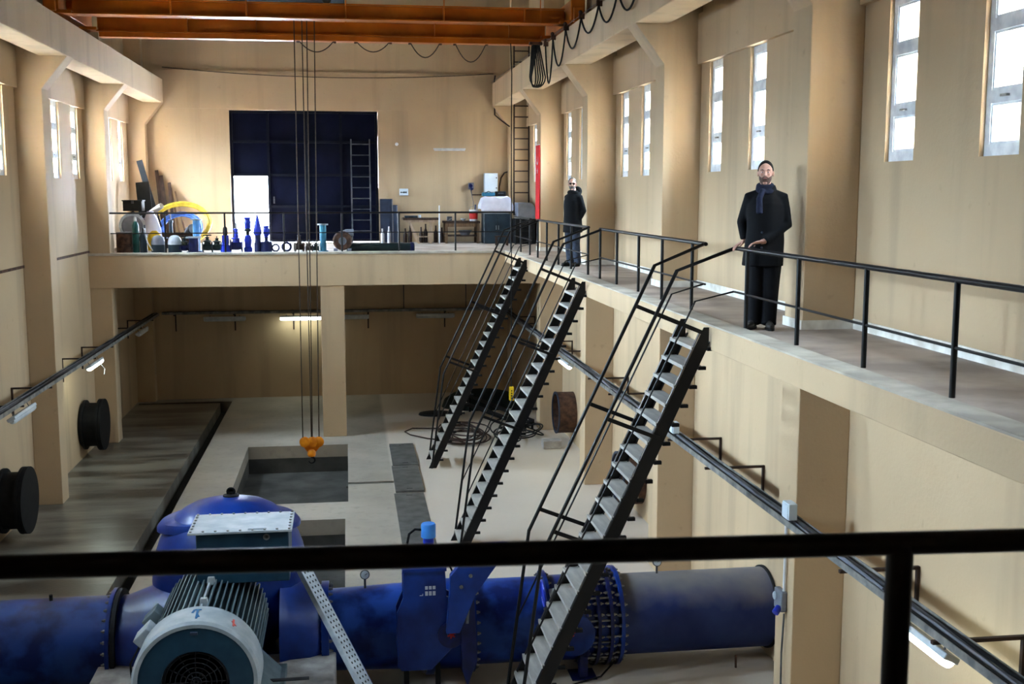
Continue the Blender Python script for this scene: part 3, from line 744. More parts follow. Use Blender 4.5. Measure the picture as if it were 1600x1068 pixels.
obj('conduit', MB().tube([(4.80, 11.78, 1.60), (4.80, 11.78, 2.46)], .018, 8), M['bucket'], t)
obj('lead', MB().tube([(4.80, 11.76, 1.36), (4.79, 11.78, .9), (4.80, 11.78, .02)], .012, 6), M['steel_d'], t)

# ------------------------------------------------------------------ PUMP HALL MACHINERY
PY, PZ = 13.93, .62
def flange(mb, x, ro, ri, th): mb.lathe([(ri, 0), (ro, 0), (ro, th), (ri, th), (ri, 0)], (x, PY, PZ), (1, 0, 0), 48)
def bolts(xs, rc, n, r=.022, h=.03):
    m = MB()
    for x, sg in xs:
        for k in range(n):
            a_ = 2 * PI * (k + .5) / n
            m.lathe([(r, 0), (r, h), (r * .55, h), (r * .55, h + .02)], (x, PY + rc * math.cos(a_), PZ + rc * math.sin(a_)), (sg, 0, 0), 6)
    return m
def pipe(name, label, x0, x1, r0, r1, m, fl=(), extra=None):
    t = thing(name, ((x0 + x1) / 2, PY, PZ - max(r0, r1)), label, 'pipe', 'main pipeline pieces')
    obj('pipe_wall', MB().lathe([(r0 - .02, 0), (r0, 0), (r1, x1 - x0), (r1 - .02, x1 - x0)], (x0, PY, PZ), (1, 0, 0), 56), M[m], t)
    for x, ro in fl:
        q = MB(); flange(q, x, ro, .4, .045); f = obj('flange', q, M['blue'], t)
        tag(obj('bolt_heads', bolts([(x, -1), (x + .045, 1)], ro - .05, 28), M['bolt'], f), kind='stuff')
    return t
def gauge(parent, x, y, z):
    g_ = obj('pressure_gauge', MB().lathe([(.0, -.025), (.055, -.025), (.06, -.015), (.06, .02), (.052, .024), (.0, .024)], (x, y - .0, z + .17), (0, -1, .15), 18), M['steel_d'], parent)
    obj('dial', MB().lathe([(.0, .0245), (.05, .0245), (.05, .026), (0, .026)], (x, y, z + .17), (0, -1, .15), 18), M['pale'], g_)
    obj('needle', MB().bar((x, y - .028, z + .17), (x + .03, y - .03, z + .19), .006, .003, (0, 1, 0)), M['blackm'], g_)
    obj('gauge_stem', MB().tube([(x, y, z - .03), (x, y, z + .11)], .014, 8), M['steel_d'], g_)
tp = pipe('pipe_section', 'patchy blue pipe running from the side wall to the pump inlet', XL + .01, -2.86, .55, .55, 'blue_p', [(-2.90, .64)])
obj('drain_cock', MB().tube([(-3.62, 13.93, PZ + .54), (-3.62, 13.93, PZ + .62)], .022, 8), M['blackm'], tp)
q = MB(); flange(q, -2.845, .63, .4, .05)
tag(obj('ring_gasket', q, M['dark'], tp), None)
tp = pipe('pipe_section', 'blue reducing pipe from the pump outlet to the tall valve plate', -.30, .86, .50, .54, 'blue_p', [(-.345, .60)])
gauge(tp, .15, 13.93, PZ + .52)
tp = pipe('pipe_section', 'blue pipe between the valve with the swing arm and the bolted joint', 1.50, 2.42, .53, .53, 'blue_p', [(1.455, .62), (2.40, .61)])
tp = pipe('pipe_section', 'dusty blue pipe ending in the wall below the walkway', 3.36, XR - .005, .515, .515, 'dusty', [(3.32, .63)])
gauge(tp, 3.93, 13.95, PZ + .50)
obj('wall_collar', MB().lathe([(.50, 0), (.54, 0), (.54, .03), (.50, .03), (.50, 0)], (XR - .04, PY, PZ), (1, 0, 0), 48), M['dark'], tp)
# pump casing
t = thing('pump', (-1.5, 14.3, 0), 'big blue double-suction pump casing with a domed top and drooping rim', 'pump')
q = MB(); c = V((-1.52, 14.25, 1.30)); vs = []; nu, nv = 36, 18
for i in range(nv + 1):
    ph = PI * i / nv
    for k in range(nu):
        a_ = 2 * PI * k / nu
        sx_ = math.copysign(abs(math.cos(a_)) ** .8, math.cos(a_)); sy_ = math.copysign(abs(math.sin(a_)) ** .9, math.sin(a_)); sp_ = max(math.sin(ph), 1e-3) ** .75
        vs.append((c.x + .95 * sp_ * sx_, c.y + .74 * sp_ * sy_, c.z - .98 * math.cos(ph)))
fs = [(i * nu + k, i * nu + (k + 1) % nu, (i + 1) * nu + (k + 1) % nu, (i + 1) * nu + k) for i in range(nv) for k in range(nu)]
q.add(vs, fs); cas = obj('casing', q, M['blue'], t)
q = MB(); prof = []; n = 40; vs = []; 
for k in range(n):
    a_ = 2 * PI * k / n; dr = .06 * abs(math.cos(a_)) ** 4
    ux, uy = math.cos(a_), math.sin(a_)
    for r_, dz in ((.60, .02), (.83, .0), (.88, -.05), (.88, -.10), (.83, -.06), (.60, -.03)):
        re_ = .56 + (r_ - .56) * abs(ux) ** 1.6; vs.append((c.x + re_ * ux, c.y + re_ * .86 * uy, 2.07 + dz - dr * max(0, (r_ - .58) / .30)))
fs = [(k * 6 + j, ((k + 1) % n) * 6 + j, ((k + 1) % n) * 6 + (j + 1) % 6, k * 6 + (j + 1) % 6) for k in range(n) for j in range(6)]
q.add(vs, fs); obj('split_flange', q, M['blue'], t)
obj('eye_bolt', MB().ring((c.x + .02, c.y + .1, 2.33), (0, 1, 0), .045, .014, 14, 6), M['blackm'], cas)
q = MB(); q.lathe([(.0, 0), (.10, 0), (.10, .03), (.03, .04), (.03, .07), (0, .07)], (c.x + .02, c.y + .1, 2.26), (0, 0, 1), 14); obj('vent_plug', q, M['blackm'], cas)
obj('name_plate', MB().box(c.x - .28, c.x + .02, 13.77, 13.785, 1.98, 2.03), M['steel_d'], cas)
for x0, x1, r0, r1 in ((-2.86, -2.15, .55, .72), (-.88, -.30, .72, .50)):
    obj('nozzle', MB().lathe([(r0, 0), (r0 if x0 < -2 else r0 - .06, .12), ((r0 + r1) / 2 + .02, (x1 - x0) * .6), (r1, x1 - x0)], (x0, PY, PZ + (.0)), (1, 0, 0), 40), M['blue'], t)
q = MB(); flange(q, -.39, .60, .4, .045); obj('flange', q, M['blue'], t)
obj('bearing_housing', MB().lathe([(.0, 0), (.22, 0), (.24, .05), (.24, .35), (.34, .45), (.38, .62)], (-1.53, 13.22, 1.22), (0, 1, 0), 28), M['blue'], t)
obj('foot', MB().box(-2.2, -.85, 13.75, 14.8, .0, .42), M['blue'], t, bevel=.03)
# plinth
t = obj('plinth', MB().box(-3.0, -.22, 8.9, 13.50, 0, .52), M['cement'], bevel=.02); tag(t, 'speckled grey concrete plinth under the big motor', 'plinth')
# motor
mx0, mz0 = -1.555, 1.26
t = thing('electric_motor', (mx0, 12.2, .52), 'large grey blue ribbed electric motor with a terminal box on top', 'motor')
obj('frame', MB().lathe([(.0, 0), (.50, 0), (.50, 1.55), (.40, 1.62), (0, 1.62)], (mx0, 11.50, mz0), (0, 1, 0), 48), M['motor'], t)
first = None
for k in range(-13, 14):
    a_ = R(90 - k * 6.4); ca, sa = math.cos(a_), math.sin(a_)
    q = MB(); e1 = V((ca, 0, sa)); e2 = V((-sa, 0, ca)); cc = V((mx0, 12.28, mz0)) + e1 * .535
    q.obox(cc, (0, .74, 0), e2 * .008, e1 * .045)
    obj('fin', q, M['motor_w' if abs(k) < 1 else 'motor'], t)
for sg in (-1, 1):
    first = None
    for k in range(7):
        a_ = R(0 - 38 + k * 6.4) if sg > 0 else R(180 + 38 - k * 6.4)
        e1 = V((math.cos(a_), 0, math.sin(a_))); e2 = V((-e1.z, 0, e1.x)); cc = V((mx0, 12.28, mz0)) + e1 * .535
        obj('fin', MB().obox(cc, (0, .74, 0), e2 * .008, e1 * .045), M['motor'], t)
    obj('foot', MB().box(mx0 + sg * .62 - .16, mx0 + sg * .62 + .16, 11.6, 12.95, .52, .62), M['motor'], t, bevel=.01)
    obj('foot_web', MB().prism([(sg * .40, .95), (sg * .72, .62), (sg * .45, .62), (sg * .30, .8)], lambda a_, b_: (mx0 + a_, 11.7, b_), (0, 1.15, 0)), M['motor'], t)
q = MB(); q.lathe([(.50, .48), (.615, .47), (.625, .44), (.625, .03), (.60, 0), (.565, 0), (.555, .02), (.50, .04)], (mx0, 11.06, mz0), (0, 1, 0), 64)
cw = obj('fan_cowl', q, M['motor_w'], t)
obj('cowl_face', MB().lathe([(.33, .0), (.56, .02), (.56, .05), (.33, .05), (.33, .0)], (mx0, 11.05, mz0), (0, 1, 0), 64), M['teal'], t)
obj('air_intake', MB().lathe([(.0, .035), (.335, .035), (.335, .05), (0, .05)], (mx0, 11.05, mz0), (0, 1, 0), 48), M['mesh'], t)
q = MB()
for k in range(1, 7): q.ring((mx0, 11.08, mz0), (0, 1, 0), .05 * k, .006, 40, 6)
for k in range(6):
    a_ = PI * k / 6; d_ = V((math.cos(a_), 0, math.sin(a_))); q.bar(V((mx0, 11.08, mz0)) - d_ * .32, V((mx0, 11.08, mz0)) + d_ * .32, .01, .006, (0, 1, 0))
tag(obj('guard_wires', q, M['mesh'], t), kind='stuff')
# brush marks on the cowl: a blue T and a red smear
def on_cowl(th, y): return V((mx0 + .628 * math.sin(th), y, mz0 + .628 * math.cos(th)))
q = MB()
for th0, y0_, th1, y1_ in ((-.05, 11.40, .06, 11.40), (.0, 11.40, .02, 11.16), (-.05, 11.40, -.07, 11.32), (.02, 11.26, .05, 11.20)):
    q.bar(on_cowl(th0, y0_), on_cowl(th1, y1_), .022, .004, (0, 0, 1))
obj('blue_brush_mark', q, M['paint_b'], cw)
q = MB()
for th0, y0_, th1, y1_ in ((.60, 11.36, .62, 11.20), (.58, 11.30, .66, 11.24)): q.bar(on_cowl(th0, y0_), on_cowl(th1, y1_), .02, .004, (.5, 0, .8))
obj('red_brush_mark', q, M['paint_r'], cw)
q = MB(); q.box(mx0 - .035, mx0 + .035, 11.04, 11.12, mz0 + .50, mz0 + .525); obj('drain_label', q, M['greyd'], cw)
# terminal box
q = MB(); q.box(mx0 - .14, mx0 + .80, 12.42, 13.06, 1.80, 2.36); q.box(mx0 - .14, mx0 + .80, 12.42, 13.06, 1.72, 1.80)
obj('terminal_box', MB().box(mx0 - .14, mx0 + .86, 12.46, 13.10, 1.78, 2.36), M['teal'], t, bevel=.012)
ld = obj('terminal_lid', MB().box(mx0 - .22, mx0 + .90, 12.40, 13.14, 2.36, 2.385), M['motor_w'], t, bevel=.004)
q = MB()
for i in range(9):
    for y in (12.43, 13.11): q.lathe([(.014, 0), (.014, .014), (0, .014)], (mx0 - .19 + i * 1.06 / 8, y, 2.385), (0, 0, 1), 6)
for j in range(1, 6):
    for x in (mx0 - .19, mx0 + .87): q.lathe([(.014, 0), (.014, .014), (0, .014)], (x, 12.43 + j * .68 / 6, 2.385), (0, 0, 1), 6)
tag(obj('lid_screws', q, M['bolt'], ld), kind='stuff')
obj('scuff', MB().box(mx0 + .42, mx0 + .62, 12.44, 12.50, 2.385, 2.387), M['motor'], ld)
q = MB(); q.ring((mx0 + .62, 12.44, 2.30), (0, 1, 0), .03, .008, 12, 6); obj('earth_loop', q, M['bolt'], t)
for y_, s_ in ((11.65, .09), (12.15, .07)):
    ab = obj('side_box', MB().obox((mx0 - .56, y_, mz0 + .30), V((.07, 0, .07)), (0, s_ + .04, 0), V((-.045, 0, .045))), M['motor_w' if s_ > .08 else 'motor'], t, bevel=.01)
obj('sensor_lead', MB().tube([(mx0 - .60, 11.55, mz0 + .24), (mx0 - .70, 11.5, mz0 + .05), (mx0 - .68, 11.5, mz0 - .3), (mx0 - .62, 11.6, .7)], .012, 6), M['blackm'], t)
for y_ in (11.7, 12.35):
    obj('lifting_lug', MB().prism([(-.05, 0), (.05, 0), (.035, .09), (-.035, .09)], lambda a_, b_: (mx0 + .02 + a_, y_, mz0 + .545 + b_), (0, .05, 0)), M['motor_w'], t, bevel=.008)
obj('shaft', MB().cyl((mx0, 13.1, mz0), (mx0, 13.3, mz0 - .02), .10, 20), M['steel_d'], t)
q = MB(); q.tube([(mx0 + .60, 12.3, .70), (mx0 + 1.05, 12.35, .68)], .02, 8); obj('grease_pipe', q, M['steel_d'], t)
# inclined perforated cable tray from motor to floor
t = thing('cable_ramp', (-.2, 12.6, .5), 'pale perforated cable tray sloping down beside the motor', 'cable tray')
p0, p1 = V((-.56, 12.95, 1.80)), V((.42, 12.15, .03))
d_ = (p1 - p0).normalized(); up = V((.45, -.35, .8)); sd = d_.cross(up).normalized(); up = sd.cross(d_).normalized()
def strap(off, w_, h_, n, m):
    return None
obj('tray_web', MB().obox((p0 + p1) / 2, (p1 - p0) / 2, sd * .085, up * .004), M['pale'], t)
for sg in (-1, 1):
    cc = (p0 + p1) / 2 + sd * .085 * sg - up * .03
    obj('tray_side', MB().obox(cc, (p1 - p0) / 2, sd * .004, up * .034), M['blue' if sg < 0 else 'pale'], t)
q = MB(); L = (p1 - p0).length; n = 34
for i in range(n):
    cc = p0 + d_ * (L * (i + .5) / n)
    for o_ in (-.05, 0, .05): q.obox(cc + sd * o_ + up * .0055, d_ * .013, sd * .008, up * .001)
    q.obox(cc + sd * -.0905 - up * .03, d_ * .013, sd * .001, up * .012)
tag(obj('slot_holes', q, M['dark'], t), kind='stuff')
# hydraulic butterfly valve: tall plate, cylinder, swing arm
t = thing('butterfly_valve', (1.18, PY, .0), 'blue hydraulic butterfly valve with a tall plate, light blue cylinder and swing arm', 'valve')
q = MB(); q.lathe([(.50, 0), (.62, 0), (.62, .10), (.56, .12), (.56, .44), (.62, .46), (.62, .56), (.50, .56)], (.89, PY, PZ), (1, 0, 0), 48); bd = obj('body', q, M['blue'], t)
tag(obj('bolt_heads', bolts([(.89, -1), (1.45, 1)], .58, 24), M['bolt'], bd), kind='stuff')
yp = 13.02
poly = [(.585, 1.62), (1.085, 1.62), (1.10, 1.30), (1.235, 1.22), (1.30, 1.02), (1.30, .80), (.92, .40), (.56, .40), (.51, .46), (.51, 1.12), (.585, 1.30)]
pl = obj('actuator_plate', MB().prism(poly, lambda a_, b_: (a_, yp, b_), (0, .05, 0)), M['blue'], t, bevel=.006)
obj('top_shelf', MB().box(.58, 1.10, yp - .02, yp + .30, 1.62, 1.66), M['blue'], pl)
obj('back_plate', MB().prism(poly, lambda a_, b_: (a_, yp + .26, b_), (0, .04, 0)), M['blue'], pl)
q = MB()
for r_ in range(2):
    for k in range(3): q.box(.845 + k * .045, .845 + k * .045 + .033, yp - .003, yp - .0005, 1.40 - r_ * .075, 1.44 - r_ * .075 + (.012 if r_ else 0))
q.box(.78, .82, yp - .003, yp - .0005, 1.325, 1.333); q.box(.812, .82, yp - .003, yp - .0005, 1.333, 1.35)
tag(obj('stencilled_marks', q, M['inkw'], pl), kind='stuff')
q = MB(); q.lathe([(.0, 0), (.16, 0), (.16, .03), (.05, .03), (.05, .06), (0, .06)], (1.15, yp, .83), (0, -1, 0), 24); hb = obj('shaft_hub', q, M['vblued'], pl)
q = MB()
for k in range(3):
    a_ = R(20 + k * 60); dd = V((math.cos(a_), 0, math.sin(a_))) * .05; q.bar(V((1.15, yp - .062, .85)) - dd, V((1.15, yp - .062, .85)) + dd, .02, .004, (0, 1, 0))
obj('red_star_mark', q, M['redp'], hb)
cy = obj('hydraulic_cylinder', MB().lathe([(.0, 0), (.065, 0), (.065, .52), (.085, .53), (.085, .66), (.075, .675), (0, .675)], (.90, yp + .14, 1.48), (0, 0, 1), 20), M['vblue'], t)
obj('cylinder_cap', MB().lathe([(.0, .0), (.088, 0), (.088, .15), (.078, .165), (0, .165)], (.90, yp + .14, 2.0), (0, 0, 1), 20), M['blue_l'], cy)
obj('hydraulic_hose', MB().tube([(.82, yp + .14, 2.09), (.74, yp + .13, 2.10), (.67, yp + .12, 2.05), (.64, yp + .12, 1.9), (.65, yp + .12, 1.62)], .015, 8), M['blackm'], t)
obj('hydraulic_hose', MB().tube([(1.02, yp + .14, 1.75), (1.14, yp + .1, 1.66), (1.24, yp + .06, 1.45), (1.20, yp + .08, 1.15)], .012, 8), M['blackm'], t)
obj('guide_rod', MB().tube([(.76, yp + .10, 1.64), (.76, yp + .10, 1.85)], .014, 6), M['vblue'], t)
yq = 12.86
arm = [(1.13, 1.60), (1.42, 1.95), (1.86, 1.95), (1.60, 1.60), (1.43, 1.36), (1.24, .90), (1.08, .90), (1.12, 1.40)]
ar = obj('swing_arm', MB().prism(arm, lambda a_, b_: (a_, yq, b_), (0, .10, 0)), M['blue'], t, bevel=.006)
obj('counterweight', MB().box(1.50, 1.84, yq - .05, yq + .22, 1.80, 1.93), M['blue'], ar, bevel=.01)
for x, z in ((1.45, 1.74), (1.37, 1.60), (1.26, 1.47)): obj('pin', MB().cyl((x, yq, z), (x, yq - .02, z), .022, 12), M['bolt'], ar)
obj('chain', MB().tube([(1.33, yq + .05, 1.33), (1.34, yq + .06, 1.15), (1.33, yq + .05, 1.0)], .022, 6), M['steel'], t)
obj('lower_arm', MB().prism([(1.24, 1.36), (1.42, 1.36), (1.46, .50), (1.40, .36), (1.34, .18), (1.28, .38)], lambda a_, b_: (a_, yq + .10, b_), (0, .08, 0)), M['valve' if 'valve' in M else 'vblued'], t, bevel=.006)
for x in (.62, 1.0): obj('leg', MB().box(x - .03, x + .03, yp + .1, yp + .16, 0, .42), M['blackm'], t)
# dismantling joint / second valve
t = thing('dismantling_joint', (2.9, PY, 0), 'dark blue bolted flange joint with a round gearbox behind the near stair', 'joint')
q = MB(); q.lathe([(.48, 0), (.54, 0), (.54, .85), (.48, .85)], (2.46, PY, PZ), (1, 0, 0), 48); bd = obj('sleeve', q, M['blue'], t)
for x, ro in ((2.86, .62), (3.02, .63), (3.18, .63)):
    q = MB(); flange(q, x, ro, .5, .04); f = obj('flange', q, M['vblued'], t)
    tag(obj('bolt_heads', bolts([(x, -1), (x + .04, 1)], ro - .05, 26, .020), M['bolt'], f), kind='stuff')
q = MB()
for k in range(13):
    a_ = 2 * PI * k / 13; q.cyl((2.84, PY + .585 * math.cos(a_), PZ + .585 * math.sin(a_)), (3.24, PY + .585 * math.cos(a_), PZ + .585 * math.sin(a_)), .014, 6)
tag(obj('tie_rods', q, M['bolt'], t), kind='stuff')
q = MB(); q.lathe([(.0, 0), (.27, 0), (.27, .10), (.24, .12), (.0, .12)], (2.70, 13.38, .62), (0, -1, 0), 32); gb = obj('gearbox', q, M['blue'], t)
q = MB()
for k in range(3):
    a_ = R(10 + k * 60); dd = V((math.cos(a_), 0, math.sin(a_))) * .05; q.bar(V((2.66, 13.257, .66)) - dd, V((2.66, 13.257, .66)) + dd, .022, .004, (0, 1, 0))
obj('red_star_mark', q, M['redp'], gb)
q = MB(); q.lathe([(.0, 0), (.06, 0), (.06, .20), (.085, .21), (.085, .30), (0, .30)], (2.42, 13.42, 1.12), (.9, -.2, .25), 16); obj('gear_motor', q, M['pale'], t)
q = MB(); q.lathe([(.0, 0), (.07, 0), (.075, .12), (.05, .16), (0, .16)], (2.62, 13.38, 1.18), (0, 0, 1), 14); obj('limit_switch', q, M['grey'], t)
obj('hand_wheel', MB().ring((2.34, 13.45, 1.12), (1, 0, .1), .16, .016, 24, 6), M['vblue'], t)
obj('signal_cable', MB().tube([(3.3, 13.6, .12), (3.05, 13.3, .06), (2.5, 13.1, .03), (1.8, 13.0, .05), (1.2, 13.05, .10)], .012, 6), M['blackm'], t)
# supports
for i, (x, w_, lb) in enumerate([(2.26, .16, 'thick blue pipe support leg beneath the pipe with the swing arm valve'), (2.86, .10, 'slim blue pipe support leg beneath the bolted joint')]):
    s_ = thing('pipe_support', (x, 13.6, 0), lb, 'support', 'pipe supports')
    obj('post', MB().box(x - w_ / 2, x + w_ / 2, 13.42, 13.56, .01, .34), M['vblued'], s_)
    obj('base_plate', MB().box(x - .16, x + .16, 13.35, 13.68, 0, .012), M['vblued'], s_)
    obj('saddle', MB().box(x - w_ * .7, x + w_ * .7, 13.40, 14.0, .30, .36 if i else .34), M['vblued'], s_)
for sgy in (0,):
    t = obj('rusty_bar', MB().tube([(4.86, 13.45, 0), (4.85, 13.43, .17)], .016, 6), M['rust']); tag(t, 'short rusty bar standing up from the floor by the pipe end', 'bar')
# wall stubs
def stub(x, y, z, r, sg, depth, capped, label):
    t = thing('pipe_stub', (x, y, z - r), label, 'pipe', 'pipe stubs in the walls')
    x1 = x - sg * depth
    L = depth
    ax = (-sg, 0, 0)
    obj('pipe_wall', MB().lathe([(r - .03, 0), (r, 0), (r, L), (r - .03, L), (r - .03, 0)], (x, y, z), ax, 40), M['blackm' if capped else 'rust'], t)
    if capped:
        q = MB(); q.lathe([(r - .03, 0), (r + .09, 0), (r + .09, .06), (r - .03, .06), (r - .03, 0)], (x1, y, z), ax, 44); obj('flange', q, M['blackm'], t)
        q = MB(); q.lathe([(.0, 0), (r + .09, 0), (r + .09, .05), (.0, .05)], (x1 - sg * .07, y, z), ax, 44); obj('blank_plate', q, M['blackm'], t)
        q = MB(); q.lathe([(r, 0), (r + .07, 0), (r + .07, .05), (r, .05), (r, 0)], (x - sg * .05, y, z), ax, 44); obj('wall_flange', q, M['blackm'], t)
    else:
        obj('bore', MB().lathe([(.0, .02), (r - .035, .02), (r - .035, .04), (0, .04)], (x, y, z), ax, 32), M['dark'], t)
        obj('rim', MB().lathe([(r - .035, 0), (r + .012, 0), (r + .012, .03), (r - .035, .03), (r - .035, 0)], (x1, y, z), ax, 40), M['greyd'], t)
stub(XL, 26.95, .76, .50, -1, .38, True, 'black capped pipe stub with flanges, beneath the lit wall lamp')
stub(XL, 20.55, .70, .50, -1, .38, True, 'black capped pipe stub with flanges, nearer one at the frame edge')
stub(XR, 26.95, .74, .50, 1, .42, False, 'open rusty pipe stub on the wall behind the middle stair')
stub(XR, 20.5, .72, .50, 1, .42, False, 'open rusty pipe stub mostly hidden behind the near stair')

# loose things on the pump floor
t = thing('cable_coil', (2.7, 27.6, 0), 'brown cable coiled loosely on the floor behind the far stair', 'cable')
for k in range(9):
    cx, cy = 2.75 + random.uniform(-.18, .25), 27.7 + random.uniform(-.25, .3); rx, ry = random.uniform(.42, .68), random.uniform(.7, 1.15)
    pts = [(cx + rx * math.cos(a_), cy + ry * math.sin(a_), .03 + .022 * k + .01 * math.sin(3 * a_ + k)) for a_ in [2 * PI * i / 28 for i in range(28)]]
    obj('cable_turn', MB().tube(pts, .018, 6, closed=True), M['brown'], t)
obj('loose_end', MB().tube([(2.3, 27.4, .03), (1.9, 27.7, .025), (1.5, 28.2, .025), (1.38, 28.6, .025), (1.6, 29.0, .025), (2.2, 28.9, .025), (2.6, 28.4, .04)], .018, 6), M['brown'], t)
t = thing('cable_tangle', (4.2, 27.6, 0), 'black cable tangle on the floor near the open pipe stub', 'cable')
for k in range(8):
    cx, cy = 4.15 + random.uniform(-.3, .4), 27.9 + random.uniform(-.6, .5); rx, ry = random.uniform(.25, .5), random.uniform(.5, 1.0); ph = random.uniform(0, 6)
    pts = [(cx + rx * math.cos(a_), cy + ry * math.sin(a_), .05 + .04 * k * (1 + math.sin(a_ + ph)) * .5 + .02) for a_ in [2 * PI * i / 24 for i in range(24)]]
    obj('cable_turn', MB().tube(pts, .018, 6, closed=True), M['blackm'], t)
t = thing('steel_trestle', (3.9, 29.6, 0), 'low black steel frame lying on the floor behind the middle stair', 'frame')
for p, q_ in (((3.3, 31.2, .45), (4.7, 28.6, .20)), ((3.0, 30.7, .38), (4.45, 28.3, .14))):
    obj('side_bar', MB().bar(p, q_, .07, .09), M['blackm'], t)
for i in range(4):
    f_ = i / 3.; a0 = V((3.3, 31.2, .45)).lerp(V((4.7, 28.6, .2)), f_); b0 = V((3.0, 30.7, .38)).lerp(V((4.45, 28.3, .14)), f_); obj('cross_bar', MB().bar(a0, b0, .05, .05), M['blackm'], t)
for x, y, h in ((3.32, 31.15, .42), (3.02, 30.7, .35), (4.68, 28.65, .18), (4.44, 28.32, .12)): obj('leg', MB().box(x - .03, x + .03, y - .03, y + .03, 0, h), M['blackm'], t)
t = obj('tarpaulin', MB().loft([(3.7, 32.0, 0, 1.1, .8), (3.7, 32.0, .22, 1.02, .74), (3.75, 32.05, .38, .8, .55), (3.8, 32.1, .44, .4, .3)], 18), M['tarp']); tag(t, 'dark green tarpaulin heaped on the floor under the deck', 'tarpaulin')
t = obj('rubber_mat', MB().loft([(2.35, 30.9, .001, .48, .36), (2.35, 30.9, .05, .46, .34), (2.3, 30.95, .07, .25, .2)], 16), M['dark']); tag(t, 'flat dark rubber mat on the floor beside the far stair', 'mat')
t = obj('concrete_block', MB().box(4.55, 5.0, 26.2, 26.5, 0, .20), M['cement'], bevel=.02); tag(t, 'small pale concrete block at the foot of the open pipe stub', 'block')
t = obj('drain_pipe', MB().tube([(5.0, 30.9, 0), (5.0, 30.9, 1.0)], .045, 10), M['bucket']); tag(t, 'short white upright pipe by the wall under the deck', 'pipe')

# ------------------------------------------------------------------ UPPER DECK: stored parts along the railing
D = DZ
def lathe_thing(name, label, cat, x, y, parts, group=None, z=D):
    """parts: (part name, profile [(r, h)...], material)"""
    t = thing(name, (x, y, z), label, cat, group)
    for pn, prof, m in parts: obj(pn, MB().lathe([(0, prof[0][1])] + prof + [(0, prof[-1][1])], (x, y, z), (0, 0, 1), 18), M[m], t)
    return t
def gate_valve(x, y, h, r, m, label, wheel=True, m2=None, top='wheel', ang=0.):
    """standing gate valve: flanged through-body, bonnet, stem, hand wheel"""
    t = thing('gate_valve', (x, y, D), label, 'valve', 'stored valves and fittings')
    ax = V((math.cos(ang), math.sin(ang), 0)); zc = D + r
    q = MB(); o_ = V((x, y, zc))
    q.lathe([(0, -r * .95), (r, -r * .95), (r, -r * .78), (r * .62, -r * .72), (r * .66, 0), (r * .62, r * .72), (r, r * .78), (r, r * .95), (0, r * .95)], o_, ax, 20)
    obj('body', q, M[m], t)
    hb = h - 2 * r; z0 = zc + r * .5
    obj('bonnet', MB().lathe([(0, 0), (r * .62, 0), (r * .52, r * .5), (r * .78, r * .55), (r * .78, r * .72), (r * .35, r * .8), (r * .26, r * .5 + hb * .55), (r * .4, r * .5 + hb * .57), (r * .4, r * .5 + hb * .66), (0, r * .5 + hb * .66)], (x, y, z0), (0, 0, 1), 18), M[m2 or m], t)
    obj('stem', MB().cyl((x, y, z0 + hb * .5), (x, y, D + h), r * .11, 8), M['steel_d'], t)
    if wheel:
        q = MB(); q.ring((x, y, D + h - .02), (0, 0, 1), r * .75, r * .09, 20, 6)
        for k in range(3):
            a_ = PI * k / 3; d_ = V((math.cos(a_), math.sin(a_), 0)) * r * .75; q.bar(V((x, y, D + h - .02)) - d_, V((x, y, D + h - .02)) + d_, r * .09, r * .07)
        obj('hand_wheel', q, M['blackm'], t)
    return t
def spool(x, y, h, r, m, label, top=True, m_top='pale', steps=()):
    t = thing('pipe_spool', (x, y, D), label, 'pipe', 'stored valves and fittings')
    q = MB(); q.lathe([(r * .8, 0), (r, 0), (r, h), (r * .8, h), (r * .8, 0)], (x, y, D), (0, 0, 1), 20); obj('tube', q, M[m], t)
    obj('base_flange', MB().lathe([(r, 0), (r * 1.55, 0), (r * 1.55, .03), (r, .03), (r, 0)], (x, y, D), (0, 0, 1), 20), M[m], t)
    if top: obj('top_flange', MB().lathe([(r * .8, 0), (r * 1.65, 0), (r * 1.65, .032), (r * .8, .032), (r * .8, 0)], (x, y, D + h), (0, 0, 1), 20), M[m_top], t)
    return t
lathe_thing('oil_drum', 'rusty grey drum standing at the end post of the deck railing', 'drum', -5.38, 29.1, [('shell', [(.2, 0), (.21, .01), (.2, .02), (.2, .16), (.208, .17), (.2, .18), (.2, .33), (.208, .34), (.2, .35), (.2, .49), (.21, .5)], 'rust'), ('lid', [(.19, .495), (.19, .505)], 'grey')])
lathe_thing('gas_cylinder', 'tall bottle green gas cylinder behind the deck railing', 'cylinder', -5.10, 29.0, [('shell', [(.075, 0), (.08, .03), (.08, .66), (.06, .73), (.03, .77)], 'green'), ('valve_cap', [(.035, .77), (.035, .86), (.02, .88)], 'pale')])
lathe_thing('gas_cylinder', 'shorter slate blue gas cylinder beside the green one', 'cylinder', -4.93, 29.05, [('shell', [(.085, 0), (.09, .03), (.09, .40), (.06, .47), (.03, .5)], 'slate'), ('valve_cap', [(.03, .5), (.03, .58), (.02, .6)], 'steel_d')])
t = thing('air_hose', (-4.80, 28.95, D), 'pale bent hose hanging beside the slate cylinder', 'hose'); obj('hose_run', MB().tube([(-4.86, 28.9, D + .6), (-4.84, 28.86, D + .42), (-4.80, 28.86, D + .25), (-4.72, 28.88, D + .1), (-4.66, 28.9, D + .02)], .016, 8), M['pale'], t)
obj('hose_end', MB().tube([(-4.86, 28.9, D + .6), (-4.87, 28.92, D + .68)], .022, 8), M['steel_d'], t)
